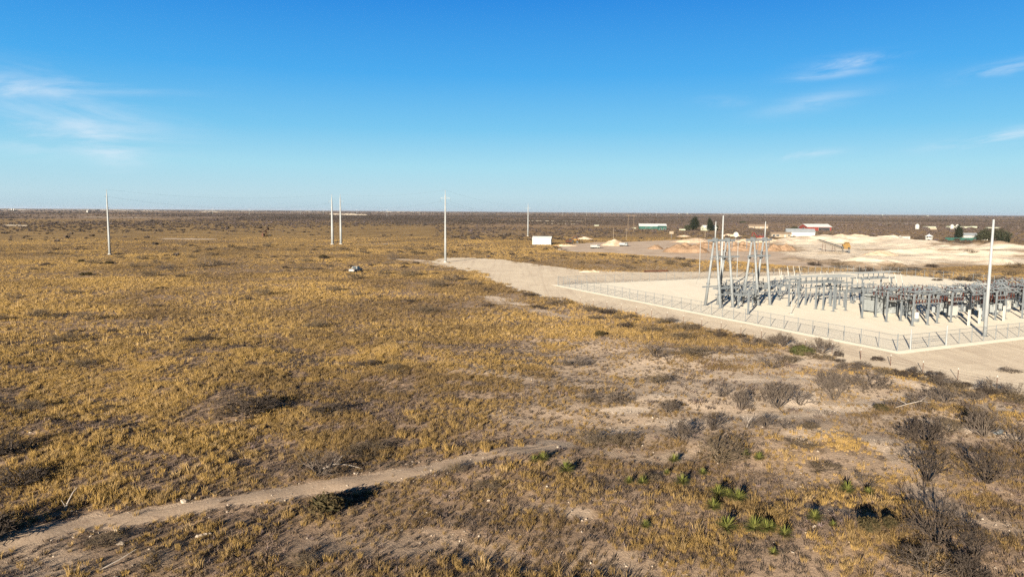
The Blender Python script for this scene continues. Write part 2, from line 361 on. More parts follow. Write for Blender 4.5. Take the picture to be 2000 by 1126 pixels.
# ------------------------------------------------------------------ ground
TRACK_PX = [(-420, 1185), (-150, 1110), (0, 1066), (130, 1032), (300, 1003), (500, 968), (640, 948), (760, 928), (900, 905), (1010, 885), (1090, 866)]
TRACK = gp(TRACK_PX)
BARE = [  # sight points, half width (m), strength
    (TRACK_PX, 1.15, 1.), ([(1200, 838), (1400, 818), (1560, 806), (1690, 788), (1780, 770)], 1.9, .5),
    ([(1560, 858), (1650, 846), (1750, 872), (1790, 930)], 1.9, .5), ([(1700, 860), (1760, 900), (1830, 985), (1900, 1012), (2010, 1045)], 1.3, .6),
    ([(1290, 772), (1380, 752), (1470, 742), (1560, 736), (1610, 750)], 2.4, .45), ([(1410, 700), (1490, 698)], 2.4, .45), ([(1550, 697), (1610, 716)], 2., .55),
    ([(1730, 732), (1850, 768), (1960, 800)], 1.7, .5), ([(1570, 770), (1540, 790)], 2., .7), ([(1740, 815), (1900, 835), (2000, 850)], 1.3, .5),
    ([(700, 640), (860, 700), (980, 735), (1060, 748)], 1.6, .45), ([(850, 815), (960, 812), (1080, 835)], 2., .35), ([(880, 730), (990, 732)], 2.2, .4),
    ([(1200, 800), (1245, 800)], 1.3, .9), ([(960, 580), (1020, 600), (1110, 620)], 2.5, .5), ([(1130, 590), (1250, 615), (1424, 650), (1560, 690), (1700, 725), (1880, 760)], 1.6, .35),
    ([(-20, 1075), (120, 1110), (300, 1090)], 2., .5), ([(640, 1060), (900, 1060), (1100, 1090)], 2.2, .4), ([(1180, 880), (1280, 895), (1340, 880)], 1.6, .4),
    ([(1040, 990), (1120, 1000)], 1.2, .6), ([(1150, 1100), (1350, 1110)], 1.8, .4), ([(770, 505), (830, 510), (880, 520)], 5., .6), ([(330, 466), (400, 467)], 9., .8), ([(700, 478), (760, 476)], 7., .5),
    ([(1560, 985), (1640, 1000), (1680, 1010)], 1., .5)]
BAREG = [(gp(p), w, s) for p, w, s in BARE]
def bareness(X, Y):
    r = np.zeros(np.shape(X))
    for P, w, s in BAREG:
        d, _ = poly_dist(X, Y, P, False); d = d*(.6+.5*N2(X, Y, 2.5)+.35*N3(X, Y, 1.1)); r = np.maximum(r, s*np.clip(1.6-d/w, 0, 1)*np.clip(.45+1.1*N1(X+300, Y, 3.6), 0, 1.15))
    return r
def sandiness(X, Y):
    px, py = PX(X, Y, 0.); return np.maximum(np.exp(-((px-1400)/440)**4-((py-768)/122)**4), .8*np.exp(-((px-1720)/260)**4-((py-880)/80)**4))
def lushness(X, Y):
    """how much grass stands on a spot"""
    px, py = PX(X, Y, 0.); tr = np.interp(px, [p[0] for p in TRACK_PX], [p[1] for p in TRACK_PX])
    g = 1-.62*np.clip((py-tr+5)/30, 0, 1); g = np.where(px > 1090, .62+.38*np.clip((760-py)/220, 0, 1), g)
    up_ = np.clip((py-tr+95)/80, 0, 1)*(px < 1090)*(py < tr); g = g*(1-.55*up_)
    sandy = sandiness(X, Y); g = g*(1-sandy*np.clip(1.35-1.2*N3(X+90, Y, 7.), .25, .95))
    g = g*(1-.4*np.clip((py-930)/120, 0, 1)*(px > 1090))
    for cx, cy, rx, ry in ((1330, 872, 75, 16), (1610, 868, 110, 22), (1850, 985, 130, 30), (1950, 965, 80, 40), (1240, 922, 130, 28), (1500, 1012, 170, 36), (1740, 937, 50, 16), (1690, 800, 120, 14), (1570, 765, 90, 12), (1640, 745, 90, 12), (1900, 1085, 110, 35), (1430, 990, 90, 26), (1150, 760, 140, 14), (1420, 715, 120, 9), (1820, 745, 120, 14), (1120, 905, 120, 30), (1060, 1010, 120, 22), (1330, 1060, 130, 22), (1700, 1060, 120, 28)): g = np.maximum(g, .95*np.exp(-((px-cx)/rx)**2-((py-cy)/ry)**2))
    return g*np.clip((.2+1.5*N1(X, Y, 9.))*np.clip((N3(X, Y, 2.4)-.22)*2.1, .08, 1.3), .05, 1)
def build_ground():
    th = np.concatenate([np.arange(-180, -52, 4.), np.arange(-52, 52.01, .26), np.arange(56, 180, 4.)]); th = np.radians(th)
    r = [2., 6., 12., 18., 23.]
    while r[-1] < 210: r.append(r[-1]*1.0078)
    while r[-1] < 600: r.append(r[-1]*1.015)
    while r[-1] < 30000: r.append(r[-1]*1.06)
    r = np.array(r); R, T = np.meshgrid(r, th, indexing='ij'); X = R*np.sin(T); Y = R*np.cos(T); nr, nt_ = X.shape
    x, y = X.ravel(), Y.ravel(); rr = R.ravel(); nearm = (rr < 330) & (np.abs(np.where(y < 0, 9, x/np.maximum(y, .1))) < 1.4)
    z = np.zeros(x.shape); bare = np.zeros(x.shape); lush = np.ones(x.shape)*.8
    ix = np.where(nearm)[0]; z[ix] = hz(x[ix], y[ix]); bare[ix] = bareness(x[ix], y[ix]); lush[ix] = lushness(x[ix], y[ix])
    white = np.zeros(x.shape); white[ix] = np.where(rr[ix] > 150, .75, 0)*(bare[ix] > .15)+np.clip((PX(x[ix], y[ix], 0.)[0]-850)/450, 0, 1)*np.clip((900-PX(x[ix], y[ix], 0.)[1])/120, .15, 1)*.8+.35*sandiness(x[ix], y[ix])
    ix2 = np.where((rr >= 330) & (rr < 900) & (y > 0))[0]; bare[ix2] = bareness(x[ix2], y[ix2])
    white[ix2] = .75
    mid = np.clip((rr-170)/260, 0, 1); far = np.clip((rr-750)/1500, 0, 1)
    px, py = PX(x, y, 0.)
    far = np.clip(far+.45*np.clip((px-700)/250, 0, 1)*np.clip((rr-480)/150, 0, 1)*(y > 0), 0, 1)
    V = np.stack([x, y, z], 1); V = np.vstack([V, [[0, 0, 0]]]); i = np.arange(nr-1)[:, None]*nt_; j = np.arange(nt_)[None, :]; j2 = (j+1) % nt_
    Fc = np.stack([i+j, i+nt_+j, i+nt_+j2, i+j2], -1).reshape(-1, 4)[:, ::-1]
    ap = lambda a: np.append(a, 0.)
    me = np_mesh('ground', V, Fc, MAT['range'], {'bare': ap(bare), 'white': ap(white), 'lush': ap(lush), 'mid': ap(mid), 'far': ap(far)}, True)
    tag(link('ground', me), kind='structure')
build_ground()
def ngon_sheet(name, pts, z, mat, jitter=.0, seed=0, step=2.5, skirt=None):
    rnd = random.Random(seed); P = []
    for a, b in zip(pts, pts[1:]+pts[:1]):
        n = max(1, int((Vector(b[:2])-Vector(a[:2])).length/step))
        for k in range(n):
            t = k/n; P.append((a[0]*(1-t)+b[0]*t+rnd.gauss(0, jitter), a[1]*(1-t)+b[1]*t+rnd.gauss(0, jitter)))
    bm = bmesh.new(); vs = [bm.verts.new((x, y, z)) for x, y in P]; f = bm.faces.new(vs)
    if f.normal.z < 0: f.normal_flip()
    bmesh.ops.triangulate(bm, faces=[f]); me = bpy.data.meshes.new(name); bm.to_mesh(me); bm.free(); me.materials.append(mat)
    return tag(link(name, me), kind='structure')
ngon_sheet('gravel_apron', [p for p in apron_poly], .012, MAT['apron'], .75, 3)
def build_pad():
    m = MB()
    o = 1.0; top = [S(-.5, -.5, .07), S(-.5, PADW+.5, .11), S(PADLEN+.5, PADW+.5, .07), S(PADLEN+.5, -.5, .07)]
    bot = [S(-.5-o, -.5-o, .018), S(-.5-o, PADW+.5+o, .018), S(PADLEN+.5+o, PADW+.5+o, .018), S(PADLEN+.5+o, -.5-o, .018)]
    m.quad(*top)
    for i in range(4): m.quad(bot[i], bot[(i+1) % 4], top[(i+1) % 4], top[i])
    tag(m.build('gravel_pad', MAT['pad']), kind='structure')
build_pad()
def build_track():
    P = np.array([[p.x, p.y] for p in TRACK]); seg = np.hypot(*np.diff(P, axis=0).T); s = np.concatenate([[0], np.cumsum(seg)]); t = np.arange(0, s[-1], .35)
    x = np.interp(t, s, P[:, 0]); y = np.interp(t, s, P[:, 1])
    for _ in range(25): x[1:-1] = (x[:-2]+2*x[1:-1]+x[2:])/4; y[1:-1] = (y[:-2]+2*y[1:-1]+y[2:])/4
    dx, dy = np.gradient(x), np.gradient(y); l = np.hypot(dx, dy); nx, ny = -dy/l, dx/l; rn = np.random.default_rng(4)
    off = np.array([-1., -.8, -.55, -.3, 0, .3, .55, .8, 1.]); hw = .66+.35*N1(t, t*0, 3.)+.25*N2(t, t*0, .9); hw = hw*np.clip((s[-1]-t)/9, .1, 1)
    hw2 = .66+.35*N3(t, t*0+50, 3.)+.25*N2(t, t*0+80, .9); hw2 = hw2*np.clip((s[-1]-t)/9, .1, 1)
    X = x[:, None]+nx[:, None]*np.where(off < 0, off*hw[:, None], off*hw2[:, None]); Y = y[:, None]+ny[:, None]*np.where(off < 0, off*hw[:, None], off*hw2[:, None])
    Z = hz(X, Y)+.03*(1-np.abs(off)**6)-.03*np.exp(-((np.abs(off)-.5)/.16)**2)*.6-.004*(np.abs(off) > .99); n, k = X.shape
    i = np.arange(n-1)[:, None]*k; j = np.arange(k-1)[None, :]; Fc = np.stack([i+j, i+k+j, i+k+j+1, i+j+1], -1).reshape(-1, 4)
    me = np_mesh('dirt_track', np.stack([X, Y, Z], -1).reshape(-1, 3), Fc, MAT['track'], None, True); tag(link('dirt_track', me), kind='structure')
build_track()

# ------------------------------------------------------------------ instanced ground cover
def blades(seed, n, spread, h0, h1, w, lean, droop=.25):
    rn = np.random.default_rng(seed); V = []; Fc = []
    for k in range(n):
        a = rn.uniform(0, 2*math.pi); r = spread*math.sqrt(rn.random()); bx, by = r*math.cos(a), r*math.sin(a); h = rn.uniform(h0, h1)
        ld = a+rn.normal(0, .7); ln = lean*rn.uniform(.2, 1)*h; ang = rn.uniform(0, math.pi); wx, wy = w*math.cos(ang)/2, w*math.sin(ang)/2
        mx, my = bx+math.cos(ld)*ln*.35, by+math.sin(ld)*ln*.35; tx, ty = bx+math.cos(ld)*ln, by+math.sin(ld)*ln; i = len(V)
        V += [(bx-wx, by-wy, -.04), (bx+wx, by+wy, -.04), (mx+wx*.8, my+wy*.8, h*.6), (mx-wx*.8, my-wy*.8, h*.6), (tx+wx*.15, ty+wy*.15, h*(1-droop*ln)), (tx-wx*.15, ty-wy*.15, h*(1-droop*ln))]
        Fc += [(i, i+1, i+2, i+3), (i+3, i+2, i+4, i+5)]
    return np.array(V), np.array(Fc)
def proto_col(name, meshes):
    c = bpy.data.collections.new(name)
    for k, me in enumerate(meshes):
        o = bpy.data.objects.new('%s_%02d' % (name, k), me); c.objects.link(o)
    return c
def scatter(name, label, cat, X, Y, Z, scale, tint, col, nvar, seed, tilt=.08):
    rn = np.random.default_rng(seed); n = len(X); me = bpy.data.meshes.new(name); me.vertices.add(n)
    me.vertices.foreach_set('co', np.stack([X, Y, Z], 1).astype(np.float32).ravel())
    def at(an, t, v): a = me.attributes.new(an, t, 'POINT'); a.data.foreach_set('vector' if t == 'FLOAT_VECTOR' else 'value', np.ascontiguousarray(v).ravel())
    at('sc', 'FLOAT', scale.astype(np.float32)); at('tint', 'FLOAT', np.clip(tint, 0, 1).astype(np.float32)); at('pick', 'INT', rn.integers(0, nvar, n).astype(np.int32))
    at('rot', 'FLOAT_VECTOR', np.stack([rn.normal(0, tilt, n), rn.normal(0, tilt, n), rn.uniform(0, 6.283, n)], 1).astype(np.float32))
    o = link(name, me); tag(o, label, cat, kind='stuff')
    ng = bpy.data.node_groups.new(name+'_scatter', 'GeometryNodeTree'); ng.interface.new_socket('Geometry', in_out='INPUT', socket_type='NodeSocketGeometry'); ng.interface.new_socket('Geometry', in_out='OUTPUT', socket_type='NodeSocketGeometry')
    gi = ng.nodes.new('NodeGroupInput'); go = ng.nodes.new('NodeGroupOutput'); iop = ng.nodes.new('GeometryNodeInstanceOnPoints'); ci = ng.nodes.new('GeometryNodeCollectionInfo')
    ci.inputs['Collection'].default_value = col; ci.inputs['Separate Children'].default_value = True; ci.inputs['Reset Children'].default_value = True
    def na(an, t): q = ng.nodes.new('GeometryNodeInputNamedAttribute'); q.data_type = t; q.inputs['Name'].default_value = an; return [s for s in q.outputs if s.enabled and s.name == 'Attribute'][0]
    ng.links.new(gi.outputs[0], iop.inputs['Points']); ng.links.new(ci.outputs[0], iop.inputs['Instance']); iop.inputs['Pick Instance'].default_value = True
    ng.links.new(na('pick', 'INT'), iop.inputs['Instance Index']); ng.links.new(na('rot', 'FLOAT_VECTOR'), iop.inputs['Rotation']); ng.links.new(na('sc', 'FLOAT'), iop.inputs['Scale'])
    ng.links.new(iop.outputs[0], go.inputs[0]); md = o.modifiers.new('scatter', 'NODES'); md.node_group = ng
    return o
def cloud(n, r0, r1, seed, half=41):
    rn = np.random.default_rng(seed); t = rn.uniform(-rad(half), rad(half), n); r = np.sqrt(rn.uniform(r0*r0, r1*r1, n)); return r*np.sin(t), r*np.cos(t), rn.random(n)
YARD_POLY = gp([(1085, 488), (1100, 478), (1160, 473), (1230, 472), (1330, 468), (1440, 466), (1510, 470), (1560, 500), (1640, 523), (1560, 521), (1450, 511), (1380, 508), (1300, 502), (1200, 494), (1120, 492)])
QUARRY_POLY = gp([(1490, 486), (1500, 471), (1535, 465), (1600, 463), (1680, 468), (1745, 467), (1790, 473), (1900, 483), (2080, 495), (2100, 512), (1950, 518), (1850, 522), (1740, 528), (1690, 531), (1640, 523), (1560, 503)])
def off_sheets(X, Y, m=.0):
    d, i = poly_dist(X, Y, apron_poly); k = ~i & (d > m)
    if m <= .6: k = ~i | (d < (3.2+np.clip((np.hypot(X, Y)-150)/18, 0, 6))*(N3(X+40, Y, 4.)-.34))
    for P in (YARD_POLY, QUARRY_POLY):
        d, i = poly_dist(X, Y, P); k &= ~i
    return k
def build_grass():
    tufts = proto_col('grass_tuft', [np_mesh('grass_tuft', *blades(s, 32, .14, .12, .36, .016, .6), MAT['grass']) for s in range(6)])
    big = proto_col('grass_clump', [np_mesh('grass_clump', *blades(20+s, 26, .5, .18, .45, .055, .6), MAT['grass']) for s in range(5)])
    forb = proto_col('forb_tuft', [np_mesh('forb_tuft', *blades(40+s, 16, .16, .05, .2, .03, 1.3), MAT['forb']) for s in range(5)])
    out = []
    X, Y, u = cloud(152000, 33, 125, 5, 50); px, py = PX(X, Y, 0.); keep = u < lushness(X, Y)*1.25*(1-np.clip(bareness(X, Y)*1.35, 0, .97)); keep &= off_sheets(X, Y, .3)
    X, Y = X[keep], Y[keep]; rn = np.random.default_rng(2); t = .05+1.2*(N2(X, Y, 14.)-.25)+.5*(N3(X, Y, 4.)-.5)+.15*np.clip((PX(X, Y, 0.)[1]-900)/200, 0, 1)
    scatter('dry_grass', 'golden dry bunch grass covering the open field', 'grass', X, Y, hz(X, Y), rn.lognormal(-.18, .33, len(X))*(.7+.5*N1(X, Y, 6.))*(1-.25*sandiness(X, Y)), t, tufts, 6, 1)
    midt = proto_col('grass_bunch', [np_mesh('grass_bunch', *blades(60+s, 18, .2, .14, .38, .03, .6), MAT['grass']) for s in range(5)])
    X, Y, u = cloud(155000, 112, 240, 16, 47); keep = u < np.clip((.15+1.*N1(X, Y, 9.))*(.55+.8*N3(X, Y, 27.)), 0, 1)*(1-np.clip(bareness(X, Y)*1.5, 0, .97)); keep &= off_sheets(X, Y, .5)
    X, Y = X[keep], Y[keep]
    scatter('dry_grass', 'golden dry grass in the field between the track and the white pickup', 'grass', X, Y, hz(X, Y), rn.lognormal(-.1, .3, len(X)), 1.3*(N2(X, Y, 17.)-.25)+.4*(N1(X, Y, 60.)-.5)+.4*(N3(X, Y, 5.)-.5), midt, 5, 12)
    X, Y, u = cloud(250000, 225, 600, 6, 45); r_ = np.hypot(X, Y); keep = u < np.clip((.1+.95*N1(X, Y, 11.))*(.5+.9*N3(X, Y, 33.)), 0, 1)*np.clip((600-r_)/260, 0, 1)*(1-np.clip(bareness(X, Y)*1.5, 0, .97)); keep &= off_sheets(X, Y, .6)
    X, Y = X[keep], Y[keep]; t = .1+1.1*(N2(X, Y, 26.)-.2)
    scatter('dry_grass', 'golden dry grass filling the middle distance around the poles', 'grass', X, Y, hz(X, Y), rn.uniform(.5, 1.05, len(X)), t, big, 5, 2)
    X, Y, u = cloud(104000, 33, 130, 7, 50); keep = u < (1.05-lushness(X, Y)*.75)*.85*(1-.85*sandiness(X, Y))*(1-np.clip(bareness(X, Y)*1.25, 0, .97)); keep &= off_sheets(X, Y, .0)
    X, Y = X[keep], Y[keep]
    scatter('dead_forbs', 'low dark dead weeds and litter between the grass tufts', 'weeds', X, Y, hz(X, Y), rn.uniform(.5, 1.5, len(X)), N3(X, Y, 5.), forb, 5, 3)
    dk = proto_col('weed_clump', [np_mesh('weed_clump', *blades(80+s, 24, .55, .12, .42, .05, .9), MAT['forb']) for s in range(4)])
    X, Y, u = cloud(82000, 75, 520, 17, 45); keep = (u < np.clip((N2(X, Y, 13.)*.6+N3(X, Y, 47.)*.55-.56)*4, 0.015, .8)) & off_sheets(X, Y, 1.) & (bareness(X, Y) < .45); X, Y = X[keep], Y[keep]
    scatter('dead_weeds', 'dark patches of dead weeds mottling the golden field', 'weeds', X, Y, hz(X, Y), rn.uniform(.5, 1.2, len(X)), N1(X, Y, 15.), dk, 4, 13)
    st = []
    for s in range(4):
        bm = bmesh.new(); bmesh.ops.create_icosphere(bm, subdivisions=1, radius=.06); r3 = random.Random(s)
        for v in bm.verts: v.co *= r3.uniform(.6, 1.25); v.co.z *= .65
        me = bpy.data.meshes.new('stone'); bm.to_mesh(me); bm.free(); me.materials.append(MAT['stone']); st.append(me)
    X, Y, u = cloud(36000, 33, 85, 8, 50); b = bareness(X, Y); d, _ = poly_dist(X, Y, TRACK, False)
    keep = (u < .03+.22*np.clip(b, 0, 1)*(N2(X, Y, 4.) > .5)+.5*np.exp(-((d-1.7)/.45)**2)*(N3(X, Y, 5.) > .4)) & off_sheets(X, Y)
    X, Y = X[keep], Y[keep]
    scatter('stones', 'small pale stones strewn over the bare soil and along the track edges', 'stones', X, Y, hz(X, Y)+.01, rn.lognormal(-.3, .5, len(X)), X*0, proto_col('stone', st), 4, 4, .5)
MAT['stone'] = simple('pale_stone', (.3, .25, .2), .15, 6.)
build_grass()
# twiggy shrubs: every branch forks three or four times
def shrub_segments(seed, H, Wd, stems, levels, lean, kids=(2, 3), crook=.3, r0=.03):
    rn = random.Random(seed); segs = []
    def grow(p, d, l, r, lv):
        q = p; n = 2
        for k in range(n):
            d2 = (d+Vector((rn.gauss(0, crook), rn.gauss(0, crook), rn.gauss(.02, crook*.7)))).normalized(); e = q+d2*l/n
            if e.z < .05: e.z = .05
            segs.append((q, e, r*(1-.25*k), r*(.75-.2*k))); q = e; d = d2
        if lv > 0:
            for _ in range(rn.choice(kids)):
                nd = (d+Vector((rn.gauss(0, .55), rn.gauss(0, .55), rn.gauss(.1, .4)))).normalized(); grow(q, nd, l*rn.uniform(.55, .82), r*.6, lv-1)
    tot = sum(.7**i for i in range(levels+1))
    for s in range(stems):
        a = 2*math.pi*(s+rn.random()*.7)/stems; t = lean*rn.uniform(.35, 1.15)
        d = Vector((math.cos(a)*math.sin(t)*Wd, math.sin(a)*math.sin(t)*Wd, math.cos(t))).normalized()
        grow(Vector((math.cos(a)*.08, math.sin(a)*.08, -.05)), d, H/tot*rn.uniform(.8, 1.25), r0, levels)
    return segs
def seg_mesh(name, segs, mat):
    P = np.array([s[0] for s in segs]); Q = np.array([s[1] for s in segs]); R0 = np.array([s[2] for s in segs]); R1 = np.array([s[3] for s in segs]); n = len(segs)
    D = Q-P; D /= np.maximum(np.linalg.norm(D, axis=1, keepdims=True), 1e-6); A = np.where(np.abs(D[:, 2:3]) < .9, [[0, 0, 1.]], [[1., 0, 0]]); U = np.cross(D, A); U /= np.linalg.norm(U, axis=1, keepdims=True); Wv = np.cross(D, U)
    V = []
    for C, R in ((P, R0), (Q, R1)):
        for k in range(3):
            a = 2*math.pi*k/3; V.append(C+R[:, None]*(U*math.cos(a)+Wv*math.sin(a)))
    V = np.stack(V, 1).reshape(-1, 3); b = np.arange(n)[:, None]*6; Fc = np.concatenate([np.stack([b[:, 0]+k, b[:, 0]+(k+1) % 3, b[:, 0]+3+(k+1) % 3, b[:, 0]+3+k], 1) for k in range(3)])
    return np_mesh(name, V, Fc, mat)
def leaf_blob(seed, n, rx, ry, rz, cz, sz, lumps=7):
    rn = np.random.default_rng(seed); C = rn.normal(0, 1, (lumps, 3)); C /= np.linalg.norm(C, axis=1, keepdims=True); C *= rn.uniform(.25, .72, (lumps, 1)); C[:, 2] = np.abs(C[:, 2])*1.2-.35
    k = rn.integers(0, lumps, n); d = rn.normal(0, 1, (n, 3)); d /= np.linalg.norm(d, axis=1, keepdims=True); P = C[k]+d*rn.uniform(.15, .5, (n, 1)); P = P*np.array([rx, ry, rz])+np.array([0, 0, cz]); P[:, 2] = np.maximum(P[:, 2], .04)
    a = rn.normal(0, 1, (n, 3)); a /= np.linalg.norm(a, axis=1, keepdims=True); b = np.cross(a, rn.normal(0, 1, (n, 3))); b /= np.linalg.norm(b, axis=1, keepdims=True); s = sz*rn.uniform(.5, 1.4, (n, 1))
    V = np.stack([P-a*s, P-b*s*.45, P+a*s, P+b*s*.45], 1).reshape(-1, 3); return V, np.arange(4*n).reshape(-1, 4)
SH = {}
SH['open'] = [seg_mesh('bare_shrub', shrub_segments(100+s, 1.9, 1.2, 11, 4, 1.0, (2, 3), .22, .05), MAT['twig']) for s in range(4)]
SH['fan'] = [seg_mesh('bare_shrub', shrub_segments(200+s, 1.7, 1.1, 20, 3, .75, (3, 4), .14, .042), MAT['twig']) for s in range(4)]
SH['low'] = [seg_mesh('bare_shrub', shrub_segments(300+s, 1.5, 1.7, 18, 3, 1.35, (3, 4), .25, .045), MAT['twig']) for s in range(4)]
SH['dark'] = [seg_mesh('bare_shrub', shrub_segments(400+s, 1.4, 1.5, 22, 3, 1.2, (3, 4), .22, .055), MAT['twig_dark']) for s in range(3)]
SH['tan'] = [seg_mesh('bare_shrub', shrub_segments(500+s, 1.5, 1.2, 18, 3, 1., (3, 4), .22, .034), MAT['twig_tan']) for s in range(3)]
SH['tall'] = [seg_mesh('bare_shrub', shrub_segments(250+s, 1.9, 1.1, 15, 3, .72, (3, 3), .15, .04), MAT['twig_dark']) for s in range(3)]
SH['juniper'] = [np_mesh('evergreen_bush', *leaf_blob(600+s, 1500, 1.0, 1.0, .8, .5, .11), MAT['juniper']) for s in range(3)]
SH['green'] = [np_mesh('evergreen_bush', *leaf_blob(620+s, 1300, 1.0, .9, .75, .5, .12), MAT['greenbush']) for s in range(2)]
_sr = random.Random(5)
_uses = {}
def shrub(px, py, kind, size, label, group=None, sz=1., name=None):
    """size = width in metres"""
    p = onG(px, py); k = _uses.get(kind, 0); _uses[kind] = k+1; me = SH[kind][k % len(SH[kind])]
    base = {'open': 3.3, 'fan': 2.6, 'low': 3.6, 'dark': 3.1, 'tan': 2.6, 'tall': 2.6, 'juniper': 2.1, 'green': 2.1}[kind]; s = size/base
    o = link(name or ('evergreen_bush' if kind in ('juniper', 'green') else 'bare_shrub'), me); o.location = p; o.rotation_euler = (0, 0, _sr.uniform(0, 6.28)); o.scale = (s, s, s*sz)
    return tag(o, label, 'shrub' if kind not in ('juniper', 'green') else 'bush', group)
